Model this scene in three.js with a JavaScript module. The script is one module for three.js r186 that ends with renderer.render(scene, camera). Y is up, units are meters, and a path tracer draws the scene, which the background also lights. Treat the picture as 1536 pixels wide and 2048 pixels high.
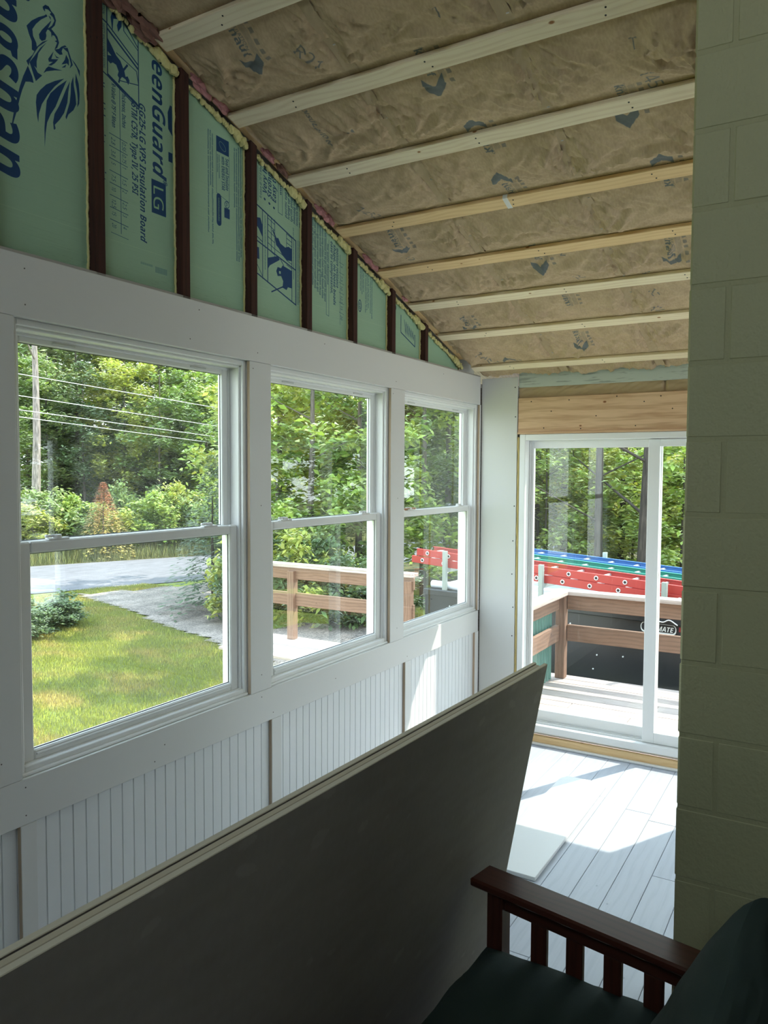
import * as THREE from 'three';
import { mergeGeometries } from 'three/addons/utils/BufferGeometryUtils.js';
import { createNoise2D, createNoise3D } from 'simplex-noise';

// ---------------------------------------------------------------- camera, sky, sun, exposure
const scene = new THREE.Scene();
const camera = new THREE.PerspectiveCamera(67.24, 1536 / 2048, 0.05, 300);
camera.position.set(2.185, 1.85, 0);
camera.rotation.order = 'YXZ';
camera.rotation.set(-0.05199, 0.53667, 0.00507);
scene.add(camera);

const renderer = new THREE.WebGLRenderer({ antialias: true });
renderer.toneMapping = THREE.LinearToneMapping;
renderer.toneMappingExposure = 2.15;
renderer.shadowMap.enabled = true;

const toSun = new THREE.Vector3(0.53, 1.357, -1).normalize();
{ // bright hazy summer sky: pale blue overhead, nearly white toward the horizon
  const w = 64, h = 32, d = new Uint8Array(w * h * 4), mixT = (a, b, t) => a + (b - a) * t;
  for (let y = 0; y < h; y++) for (let x = 0; x < w; x++) { const e = Math.max(0, (y + 0.5) / h * 2 - 1), t = Math.pow(e, 0.7), k = (y * w + x) * 4; d[k] = 255 * mixT(0.96, 0.76, t); d[k + 1] = 255 * mixT(0.985, 0.885, t); d[k + 2] = 255 * mixT(1.0, 1.0, t); d[k + 3] = 255; }
  const t = new THREE.DataTexture(d, w, h, THREE.RGBAFormat); t.mapping = THREE.EquirectangularReflectionMapping; t.colorSpace = THREE.SRGBColorSpace; t.magFilter = THREE.LinearFilter; t.needsUpdate = true;
  scene.background = t; scene.backgroundIntensity = 2.4;
}

const sun = new THREE.DirectionalLight(new THREE.Color(1.0, 0.93, 0.82), 4.0);
sun.position.copy(toSun).multiplyScalar(60);
sun.castShadow = true;
sun.shadow.mapSize.set(4096, 4096);
Object.assign(sun.shadow.camera, { left: -40, right: 40, top: 40, bottom: -40, near: 1, far: 160 });
scene.add(sun);

// ---------------------------------------------------------------- helpers
function rng(seed) { let a = seed >>> 0; return () => { a = (a + 0x6D2B79F5) | 0; let t = Math.imul(a ^ (a >>> 15), 1 | a); t = (t + Math.imul(t ^ (t >>> 7), 61 | t)) ^ t; return ((t ^ (t >>> 14)) >>> 0) / 4294967296; }; }
const lerp = (a, b, t) => a + (b - a) * t, clamp = (x, a = 0, b = 1) => Math.min(b, Math.max(a, x)), DEG = Math.PI / 180;
const smooth = (a, b, x) => { const t = clamp((x - a) / (b - a)); return t * t * (3 - 2 * t); };
const n2 = createNoise2D(rng(11)), n3 = createNoise3D(rng(12));
const fbm = (x, y, o = 4) => { let s = 0, a = 0.5; for (let i = 0; i < o; i++) { s += a * n2(x, y); x = x * 2.03 + 7.1; y = y * 2.03 + 3.7; a *= 0.5; } return s; };
const used = new Map();
function numbered(name) { const k = used.get(name) ?? 0; used.set(name, k + 1); return k ? `${name}_${String(k).padStart(3, '0')}` : name; }
function tag(o, label, category, group, kind) { if (label) o.userData.label = label; if (category) o.userData.category = category; if (group) o.userData.group = group; if (kind) o.userData.kind = kind; return o; }
function thing(name, label, category, { pos = [0, 0, 0], turn = 0, group, kind } = {}) {
  const g = new THREE.Group(); g.name = numbered(name); g.position.set(...pos); g.rotation.y = turn; scene.add(g);
  return tag(g, label, category, group, kind);
}
function mesh(name, geo, mat, parent, label) {
  const m = new THREE.Mesh(Array.isArray(geo) ? (geo.length > 1 ? mergeGeometries(geo) : geo[0]) : geo, mat);
  m.name = parent ? name : numbered(name); m.castShadow = m.receiveShadow = true; (parent ?? scene).add(m);
  if (label) m.userData.label = label;
  return m;
}
// chamfered box between two corners; uv in metres with u along the grain
function box(x0, x1, y0, y1, z0, z1, c = 0.002, grain = 'x', uo = 0, vo = 0) {
  const mid = [(x0 + x1) / 2, (y0 + y1) / 2, (z0 + z1) / 2], h = [Math.abs(x1 - x0) / 2, Math.abs(y1 - y0) / 2, Math.abs(z1 - z0) / 2];
  c = Math.min(c, h[0] * 0.8, h[1] * 0.8, h[2] * 0.8);
  const P = [], N = [], U = [], gi = 'xyz'.indexOf(grain);
  const put = (pts) => {
    const a = pts[0], b = pts[1], d = pts[2];
    let n = [(b[1] - a[1]) * (d[2] - a[2]) - (b[2] - a[2]) * (d[1] - a[1]), (b[2] - a[2]) * (d[0] - a[0]) - (b[0] - a[0]) * (d[2] - a[2]), (b[0] - a[0]) * (d[1] - a[1]) - (b[1] - a[1]) * (d[0] - a[0])];
    const l = Math.hypot(...n) || 1; n = n.map((v) => v / l);
    if (n[0] * a[0] + n[1] * a[1] + n[2] * a[2] < 0) { pts.reverse(); n = n.map((v) => -v); }
    const an = n.map(Math.abs), k = an[0] >= an[1] - 1e-6 && an[0] >= an[2] - 1e-6 ? 0 : an[1] >= an[2] - 1e-6 ? 1 : 2;
    let ui = gi !== k ? gi : (k + 1) % 3, vi = 3 - k - ui;
    const tri = pts.length === 4 ? [0, 1, 2, 0, 2, 3] : [0, 1, 2];
    for (const i of tri) { const p = pts[i]; P.push(p[0] + mid[0], p[1] + mid[1], p[2] + mid[2]); N.push(...n); U.push(p[ui] + mid[ui] + uo, p[vi] + mid[vi] + vo + k * 0.113); }
  };
  const v = (s, a) => [0, 1, 2].map((i) => s[i] * (i === a ? h[i] : h[i] - c));
  const S = [-1, 1];
  for (let a = 0; a < 3; a++) { const b = (a + 1) % 3, d = (a + 2) % 3;
    for (const s of S) { const q = (sb, sd) => { const r = [0, 0, 0]; r[a] = s; r[b] = sb; r[d] = sd; return v(r, a); }; put([q(-1, -1), q(1, -1), q(1, 1), q(-1, 1)]); }
    for (const sb of S) for (const sd of S) { const e = (sa, ax) => { const r = [0, 0, 0]; r[a] = sa; r[b] = sb; r[d] = sd; return v(r, ax); }; put([e(-1, b), e(1, b), e(1, d), e(-1, d)]); }
  }
  for (const i of S) for (const j of S) for (const k of S) put([v([i, j, k], 0), v([i, j, k], 1), v([i, j, k], 2)]);
  const g = new THREE.BufferGeometry();
  g.setAttribute('position', new THREE.Float32BufferAttribute(P, 3)); g.setAttribute('normal', new THREE.Float32BufferAttribute(N, 3)); g.setAttribute('uv', new THREE.Float32BufferAttribute(U, 2));
  return g;
}
const plain = (g) => { const n = g.index ? g.toNonIndexed() : g; for (const k of Object.keys(n.attributes)) if (!['position', 'normal', 'uv'].includes(k)) n.deleteAttribute(k); return n; };
function tube(points, r, seg = 24, rad = 8) { return plain(new THREE.TubeGeometry(new THREE.CatmullRomCurve3(points.map((p) => new THREE.Vector3(...p))), seg, r, rad, false)); }
function cyl(a, b, r0, r1 = r0, n = 10) {
  const A = new THREE.Vector3(...a), B = new THREE.Vector3(...b), d = B.clone().sub(A), g = new THREE.CylinderGeometry(r1, r0, d.length(), n);
  g.applyQuaternion(new THREE.Quaternion().setFromUnitVectors(new THREE.Vector3(0, 1, 0), d.clone().normalize())); g.translate(...A.add(B).multiplyScalar(0.5).toArray());
  return plain(g);
}
function extrude(pts, depth, bevel = 0) { // polygon in x,y pushed along z
  const g = new THREE.ExtrudeGeometry(new THREE.Shape(pts.map((p) => new THREE.Vector2(...p))), { depth, bevelEnabled: bevel > 0, bevelSize: bevel, bevelThickness: bevel, bevelSegments: 1, curveSegments: 8 });
  return plain(g);
}
function prismZ(pts, x0, x1, bevel = 0) { // polygon given as [z, y] pushed from x0 to x1
  const g = extrude(pts.map(([z, y]) => [-z, y]), x1 - x0, bevel); g.rotateY(Math.PI / 2); g.translate(x0, 0, 0); return g;
}
function tex(canvasOrData, { srgb = true, rep } = {}) {
  const t = canvasOrData; t.magFilter = THREE.LinearFilter; t.minFilter = THREE.LinearMipmapLinearFilter; t.wrapS = t.wrapT = THREE.RepeatWrapping;
  if (srgb) t.colorSpace = THREE.SRGBColorSpace; if (rep) t.repeat.set(...rep); t.needsUpdate = true; return t;
}
function dataTex(w, h, fn, opt) { // fn(u, v) -> [r,g,b] 0..1 in sRGB
  const d = new Uint8Array(w * h * 4);
  for (let j = 0; j < h; j++) for (let i = 0; i < w; i++) { const c = fn(i / w, j / h), k = (j * w + i) * 4; d[k] = clamp(c[0]) * 255; d[k + 1] = clamp(c[1]) * 255; d[k + 2] = clamp(c[2]) * 255; d[k + 3] = 255; }
  return tex(new THREE.DataTexture(d, w, h, THREE.RGBAFormat), opt);
}
// noise that repeats with period 1 in u and v
const tn = (u, v, f, k = 0, fv = f) => { const a = u * Math.PI * 2, b = v * Math.PI * 2; return 0.5 * (n3(Math.cos(a) * f / 6.28 + k, Math.sin(a) * f / 6.28, Math.cos(b) * fv / 6.28 + k * 2) + n3(Math.sin(a) * f / 6.28 - k, Math.cos(a) * f / 6.28 + 9, Math.sin(b) * fv / 6.28 - k)); };
function canvasTex(w, h, draw, opt) { const c = document.createElement('canvas'); c.width = w; c.height = h; draw(c.getContext('2d'), w, h); return tex(new THREE.CanvasTexture(c), opt); }
const std = (color, roughness = 0.7, o = {}) => new THREE.MeshStandardMaterial({ color, roughness, ...o });
const L = (r, g, b) => new THREE.Color().setRGB(r, g, b);

// ---------------------------------------------------------------- textures and materials
function woodTexture(seed, light, dark, { rings = 16, knots = 4, contrast = 1, w = 512, h = 256 } = {}) {
  const r = rng(seed), ks = Array.from({ length: knots }, () => [r(), r(), 0.006 + r() * 0.012]);
  return dataTex(w, h, (u, v) => {
    let warp = 0.05 * tn(u, v, 3, seed, 2), kn = 0;
    for (const [a, b, s] of ks) { let du = Math.abs(u - a); du = Math.min(du, 1 - du); let dv = v - b; if (dv > 0.5) dv -= 1; if (dv < -0.5) dv += 1; const d = Math.hypot(du * 2.6, dv) / s; warp += Math.sign(dv || 1) * 0.02 * Math.exp(-d * d / 14); kn = Math.max(kn, smooth(1.3, 0.6, d)); }
    const q = (v + warp) * rings + 0.35 * tn(u, v, 5, seed + 3, 30), ring = Math.pow(0.5 + 0.5 * Math.sin(q * 6.283), 2.2);
    const fine = 0.5 + 0.5 * tn(u, v, 14, seed + 5, 150), broad = 0.5 + 0.6 * tn(u, v, 3, seed + 8, 5);
    let t = clamp(contrast * (0.38 * ring + 0.3 * (fine - 0.4) + 0.3 * (broad - 0.5))); t = lerp(t, 1.5, kn);
    return [0, 1, 2].map((i) => lerp(light[i], dark[i], t));
  }, { rep: [1 / 1.6, 1 / 0.4] });
}
const pineTex = woodTexture(3, [0.92, 0.86, 0.74], [0.68, 0.53, 0.37], { contrast: 0.42, knots: 6 });
const M = {
  white: std(L(0.74, 0.735, 0.72), 0.45),
  bead: std(L(0.8, 0.81, 0.82), 0.42),
  vinyl: std(L(0.82, 0.82, 0.81), 0.32),
  rawEdge: std(L(0.46, 0.35, 0.25), 0.8),
  pine: std(0xffffff, 0.7, { map: pineTex }),
  pineWarm: std(L(1.0, 0.82, 0.6), 0.7, { map: pineTex }),
  pinePale: std(L(1.05, 1.05, 1.02), 0.7, { map: pineTex }),
  header: std(0xffffff, 0.7, { map: woodTexture(5, [0.88, 0.74, 0.60], [0.66, 0.48, 0.35], { rings: 6, knots: 3 }) }),
  stud: std(0xffffff, 0.85, { map: woodTexture(8, [0.26, 0.13, 0.09], [0.13, 0.065, 0.045], { knots: 6 }) }),
  deck: std(0xffffff, 0.75, { map: woodTexture(9, [0.73, 0.67, 0.63], [0.52, 0.45, 0.42], { rings: 12, knots: 3 }) }),
  rail: std(0xffffff, 0.8, { map: woodTexture(10, [0.55, 0.43, 0.35], [0.37, 0.275, 0.215], { rings: 11, knots: 3 }) }),
  floor: std(0xffffff, 0.33, { map: woodTexture(14, [0.685, 0.7, 0.735], [0.61, 0.625, 0.665], { rings: 9, knots: 2, contrast: 0.9 }) }),
  floorB: std(L(0.95, 0.95, 0.96), 0.38),
  mahogany: std(0xffffff, 0.34, { map: woodTexture(15, [0.31, 0.16, 0.12], [0.19, 0.085, 0.06], { rings: 14, knots: 0 }) }),
  black: std(L(0.012, 0.012, 0.012), 0.6),
  glass: new THREE.MeshPhysicalMaterial({ color: L(0.96, 0.985, 0.97), transmission: 1, roughness: 0, thickness: 0, ior: 1.5 }),
  metal: std(L(0.6, 0.61, 0.6), 0.4, { metalness: 0.6 }),
  dark: std(L(0.02, 0.018, 0.016), 0.9),
  greyWood: std(0xffffff, 0.8, { map: woodTexture(19, [0.55, 0.53, 0.5], [0.4, 0.38, 0.36]) }),
};
M.floorB.map = M.floor.map;
const grit = dataTex(256, 256, (u, v) => { const a = 0.5 + 0.3 * tn(u, v, 22, 4) + 0.25 * tn(u, v, 60, 9); return [a, a, a]; }, { srgb: false, rep: [2.2, 2.2] });

// ---------------------------------------------------------------- the roof plane (falls toward the glazed door)
const SL = 0.312, roofY = (z) => 3.267 + SL * (z + 2.49), WEST = 0, FAR = -5, BACK = 1.8, EAST = 4.2;
const slopeTurn = Math.atan(SL);

// floor: painted boards running along the room, each board with its own edges
{
  const f = thing('floor', 'pale grey painted wooden board floor of the porch room', 'floor', { kind: 'structure' });
  mesh('subfloor', box(-0.16, EAST, -0.2, -0.022, -5.08, BACK, 0.001), M.greyWood, f);
  const r = rng(31), W = 0.137; let k = 0;
  for (let x = -0.02; x < EAST; x += W) {
    const cuts = [BACK]; let z = BACK - 0.6 - r() * 1.6; while (z > FAR + 0.5) { cuts.push(z); z -= 1.5 + r() * 1.6; } cuts.push(FAR + 0.02);
    for (let i = 0; i + 1 < cuts.length; i++) mesh('floor_board', box(Math.max(x, 0), Math.min(x + W - 0.0014, EAST), -0.02, (r() - 0.5) * 0.0012, cuts[i + 1] + 0.0012, cuts[i] - 0.0006, 0.0016, 'z', r() * 9, r() * 3), k++ % 3 ? M.floor : M.floorB, f);
  }
}
// side and rear walls of the room, roof
const roomWall = std(L(0.2, 0.17, 0.13), 0.8);
{ // glazed opening in the right wall, beyond the chimney: it brightens the window wall and the low end of the ceiling
  const w = thing('wall_right', 'right hand wall of the room with a glazed opening beyond the chimney', 'wall', { kind: 'structure' }), [za, zb, ya, yb] = [-4.88, -3.05, 0.5, 2.2];
  for (const q of [[-5.2, za, -0.2, 5.4], [zb, BACK + 0.15, -0.2, 5.4], [za, zb, -0.2, ya], [za, zb, yb, 5.4]]) mesh('wall_panel', box(EAST, EAST + 0.15, q[2], q[3], q[0], q[1], 0.002), roomWall, w);
  const g = new THREE.Group(); g.name = 'window_5'; g.userData = { kind: 'structure', label: 'tall glazed opening in the right wall beyond the chimney', category: 'window' }; scene.add(g);
  const f = [box(EAST + 0.03, EAST + 0.12, ya, ya + 0.06, za, zb, 0.004), box(EAST + 0.03, EAST + 0.12, yb - 0.06, yb, za, zb, 0.004)]; for (const z of [za, (za + zb) / 2 - 0.03, zb - 0.06]) f.push(box(EAST + 0.03, EAST + 0.12, ya + 0.06, yb - 0.06, z, z + 0.06, 0.004));
  mesh('frame', f, M.vinyl, g); mesh('pane', box(EAST + 0.075, EAST + 0.0755, ya + 0.03, yb - 0.03, za + 0.03, zb - 0.03, 0.0001), M.glass, g);
}
{
  const w = thing('wall_back', 'rear wall of the room with a high wide window', 'wall', { kind: 'structure' }), [a, b, c, d] = [0.8, 3.6, 2.95, 4.4];
  for (const q of [[-0.16, a, -0.2, 5.4], [b, EAST + 0.15, -0.2, 5.4], [a, b, -0.2, c], [a, b, d, 5.4]]) mesh('wall_panel', box(q[0], q[1], q[2], q[3], BACK, BACK + 0.15, 0.002), roomWall, w);
  const g = new THREE.Group(); g.name = 'window_4'; g.userData = { kind: 'structure', label: 'wide high window in the rear wall', category: 'window' }; scene.add(g);
  const f = [box(a, b, c, c + 0.06, BACK + 0.03, BACK + 0.12, 0.004), box(a, b, d - 0.06, d, BACK + 0.03, BACK + 0.12, 0.004)]; for (const x of [a, (2 * a + b) / 3, (a + 2 * b) / 3, b - 0.06]) f.push(box(x, x + 0.06, c + 0.06, d - 0.06, BACK + 0.03, BACK + 0.12, 0.004));
  mesh('frame', f, M.vinyl, g); mesh('pane', box(a + 0.03, b - 0.03, c + 0.03, d - 0.03, BACK + 0.075, BACK + 0.0755, 0.0001), M.glass, g);
}
{
  const zs = [FAR - 0.55, BACK + 0.5], c = mesh('ceiling', prismZ([[zs[0], roofY(zs[0]) + 0.17], [zs[1], roofY(zs[1]) + 0.17], [zs[1], roofY(zs[1]) + 0.29], [zs[0], roofY(zs[0]) + 0.29]], -0.35, EAST + 0.3), M.greyWood);
  c.userData.kind = 'structure';
}
// ---------------------------------------------------------------- gable wall with the three windows
const WIN = [[-1.462, -2.55], [-2.69, -3.748], [-3.903, -4.975]], WY0 = 0.877, WY1 = 2.321;
{
  const w = thing('wall_left', 'window wall with beadboard below and open studs above', 'wall', { kind: 'structure' });
  const sid = std(L(0.7, 0.69, 0.67), 0.8), s = (n, g) => mesh(n, g, sid, w);
  s('lower_sheathing', box(-0.16, -0.03, -0.2, WY0, FAR - 0.15, BACK, 0.001));
  s('upper_sheathing', box(-0.16, -0.02, WY1, 2.47, FAR - 0.15, BACK, 0.001));
  const edges = [BACK, ...WIN.flat(), FAR - 0.15];
  for (let i = 0; i < edges.length; i += 2) s('mullion_framing', box(-0.16, -0.02, WY0, WY1, edges[i + 1], edges[i], 0.001));
  s('gable_sheathing', prismZ([[FAR - 0.1, 2.4], [BACK, 2.4], [BACK, roofY(BACK) + 0.2], [FAR - 0.1, roofY(FAR - 0.1) + 0.2]], -0.16, -0.105));
  // studs above the windows
  for (let k = -7; k < 8; k++) { const zf = -(1.811 + 0.398 * k); if (zf < -4.55) continue; const t0 = roofY(zf) + 0.004, t1 = roofY(zf + 0.038) + 0.004;
    mesh('wall_stud', (() => { const g = prismZ([[zf, 2.47], [zf + 0.038, 2.47], [zf + 0.038, t1], [zf, t0]], -0.1, -0.006); const p = g.attributes.position, u = g.attributes.uv; for (let i = 0; i < p.count; i++) u.setXY(i, p.getY(i), p.getZ(i) + p.getX(i) + k * 0.31); return g; })(), M.stud, w, 'dark brown stained stud'); }
  // beadboard: one plank per bead
  const prof = [[0, 0], [0.0465, 0], [0.0468, -0.005], [0.0481, -0.005], [0.0487, -0.001], [0.0499, -0.001], [0.0504, -0.005], [0.0517, -0.005]].map(([z, x]) => [z, x]);
  const sh = [[0, -0.012], ...prof, [0.0517, -0.012]];
  const pg = extrude(sh, 0.735); // shape x -> along the wall, shape y -> into the room, pushed up
  pg.applyMatrix4(new THREE.Matrix4().set(0, 1, 0, -0.018, 0, 0, 1, 0, 1, 0, 0, 0, 0, 0, 0, 1));
  for (let z = -0.05; z > FAR + 0.03; z -= 0.0517) { const m = mesh('beadboard_plank', pg, M.bead, w); m.position.z = z; }
  mesh('drywall_edge', box(-0.0185, -0.006, 2.5, 2.522, FAR + 0.01, BACK, 0.001), std(L(0.42, 0.4, 0.37), 0.9), w);
}
let trimN = 0;
function trim(label, g, mat = M.white) { const m = new THREE.Group(); m.name = 'trim_' + (++trimN); m.userData = { kind: 'structure', label, category: 'trim' }; scene.add(m); mesh('board', g, mat, m); return m; }
const nail = std(L(0.12, 0.11, 0.1), 0.6);
function nails(parent, pts) { for (const [y, z] of pts) mesh('nail_hole', plain(new THREE.CylinderGeometry(0.0024, 0.0024, 0.0012, 8).rotateZ(Math.PI / 2).translate(0.0002, y, z)), nail, parent); }
{
  const t = trim('wide white board running above the three windows', box(-0.018, 0, WY1, 2.512, FAR + 0.02, BACK, 0.0015, 'z'));
  nails(t, [[2.36, -1.5], [2.47, -1.5], [2.36, -2.2], [2.48, -2.25], [2.36, -2.6], [2.47, -3.1], [2.36, -3.8], [2.47, -4.4]]);
  const a = trim('white apron board running below the three windows', box(-0.018, 0, 0.73, WY0, FAR + 0.02, BACK, 0.0015, 'z'));
  nails(a, [[0.76, -1.47], [0.85, -1.47], [0.76, -2.0], [0.81, -2.05], [0.85, -2.62], [0.76, -2.7], [0.8, -3.2], [0.76, -3.95]]);
  const posts = [[-1.32, -1.462, 'leftmost white board standing beside the large lawn window'], [-2.55, -2.69, 'white board standing between the lawn window and the deck window'], [-3.748, -3.903, 'white board standing between the deck window and the corner window'], [-4.975, -4.992, 'thin white board beside the corner window']];
  for (const [z0, z1, l] of posts) { const p = trim(l, box(-0.018, 0, WY0 + 0.001, WY1 - 0.001, z1, z0, 0.0015, 'y')); mesh('cut_edge', box(-0.0175, -0.002, WY0 + 0.002, WY1 - 0.002, z0 - 0.0005, z0 + 0.0012, 0.0005), M.rawEdge, p, 'bare tan cut edge'); nails(p, [[0.95, (z0 + z1) / 2], [1.7, (z0 + z1) / 2], [2.29, z0 - 0.02]]); }
  const bat = [[-0.25, -0.31, 'behind the leaning sheets'], [-1.452, -1.508, 'under the leftmost board'], [-2.692, -2.76, 'under the gap between lawn and deck windows'], [-3.93, -3.997, 'beside the sunlit beadboard'], [-4.935, -4.99, 'in the far corner']];
  for (const [z0, z1, l] of bat) { const p = trim('white upright batten over beadboard ' + l, box(-0.018, -0.0005, 0.001, 0.729, z1, z0, 0.0015, 'y')); mesh('cut_edge', box(-0.0175, -0.002, 0.002, 0.728, z0 - 0.0005, z0 + 0.0012, 0.0005), M.rawEdge, p, 'bare tan cut edge'); }
  const bb = new THREE.Group(); bb.name = 'baseboard_left'; bb.userData = { kind: 'structure', label: 'white baseboard along the window wall', category: 'baseboard' }; scene.add(bb);
  mesh('board', box(-0.017, 0.004, 0.002, 0.13, FAR + 0.03, BACK, 0.003, 'z'), M.white, bb);
}
// double hung windows
function ring(x0, x1, y0, y1, z0, z1, wl, wr, wb, wt, c = 0.003) { // z0 > z1
  return [box(x0, x1, y0, y1, z0 - wl, z0, c, 'y'), box(x0, x1, y0, y1, z1, z1 + wr, c, 'y'), box(x0, x1, y0, y0 + wb, z1 + wr, z0 - wl, c, 'z'), box(x0, x1, y1 - wt, y1, z1 + wr, z0 - wl, c, 'z')];
}
const gasket = std(L(0.06, 0.065, 0.07), 0.6);
const windowLabels = ['large white double hung window looking on to the lawn and road', 'white double hung window looking on to the deck railing', 'white double hung window in the corner, with a pencil on its rail'];
WIN.forEach(([z0, z1], i) => {
  const w = new THREE.Group(); w.name = 'window_' + (i + 1); w.userData = { kind: 'structure', label: windowLabels[i], category: 'window' }; scene.add(w);
  const yb = WY0, yt = WY1;
  mesh('frame', [...ring(-0.128, -0.022, yb, yt, z0, z1, 0.022, 0.022, 0.03, 0.022), ...ring(-0.128, -0.036, yb + 0.02, yt - 0.02, z0 - 0.02, z1 + 0.02, 0.012, 0.012, 0.012, 0.012), ...ring(-0.128, -0.084, yb + 0.03, yt - 0.03, z0 - 0.03, z1 + 0.03, 0.012, 0.012, 0.012, 0.012)], M.vinyl, w);
  mesh('sill_stool', box(-0.06, -0.012, yb - 0.001, yb + 0.012, z1 + 0.004, z0 - 0.004, 0.004, 'z'), M.vinyl, w);
  const ym = 1.6;
  const up = mesh('upper_sash', ring(-0.118, -0.09, ym - 0.02, yt - 0.033, z0 - 0.034, z1 + 0.034, 0.04, 0.04, 0.04, 0.028, 0.004), M.vinyl, w);
  mesh('pane', box(-0.106, -0.1055, ym + 0.015, yt - 0.055, z1 + 0.07, z0 - 0.07, 0.0001), M.glass, up);
  for (const f of [0.22, 0.8]) mesh('tilt_tab', box(-0.0905, -0.084, yt - 0.053, yt - 0.047, lerp(z0, z1, f) - 0.045, lerp(z0, z1, f) + 0.045, 0.0025, 'z'), std(L(0.6, 0.6, 0.59), 0.5), up);
  const lo = mesh('lower_sash', ring(-0.08, -0.048, yb + 0.022, ym + 0.02, z0 - 0.03, z1 + 0.03, 0.045, 0.045, 0.042, 0.038, 0.005), M.vinyl, w);
  mesh('pane', box(-0.065, -0.0645, yb + 0.055, ym - 0.01, z1 + 0.07, z0 - 0.07, 0.0001), M.glass, lo);
  for (const f of [0.17, 0.83]) { const zc = lerp(z0, z1, f); mesh('sash_lock', [box(-0.078, -0.052, ym + 0.019, ym + 0.026, zc - 0.04, zc + 0.04, 0.004), plain(new THREE.CylinderGeometry(0.014, 0.016, 0.012, 14).translate(-0.066, ym + 0.03, zc)), box(-0.072, -0.06, ym + 0.028, ym + 0.037, zc - 0.005, zc + 0.045, 0.003)], M.vinyl, lo, 'white cam lock'); }
  mesh('glazing_gasket', ring(-0.0642, -0.0615, yb + 0.0635, ym - 0.0175, z0 - 0.0745, z1 + 0.0745, 0.0035, 0.0035, 0.0035, 0.0035, 0.0008), gasket, lo, 'thin dark glazing gasket');
  mesh('glazing_gasket', ring(-0.1052, -0.103, ym + 0.0195, yt - 0.0605, z0 - 0.0735, z1 + 0.0735, 0.003, 0.003, 0.003, 0.003, 0.0008), gasket, up, 'thin dark glazing gasket');
  mesh('lift_rail', box(-0.049, -0.043, yb + 0.046, yb + 0.054, z1 + 0.08, z0 - 0.08, 0.002, 'z'), M.vinyl, lo);
});
// a pencil lying on the corner window's meeting rail
{
  const p = thing('pencil', 'short tan carpenter pencil lying on the corner window meeting rail', 'pencil', { pos: [-0.062, 1.627, -4.02] });
  mesh('shaft', cyl([0, 0, 0.0], [0, 0, -0.12], 0.007, 0.007, 6), std(L(0.5, 0.25, 0.14), 0.5), p);
  mesh('tip', cyl([0, 0, -0.12], [0, 0, -0.15], 0.007, 0.001, 6), M.pine, p);
}
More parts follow.
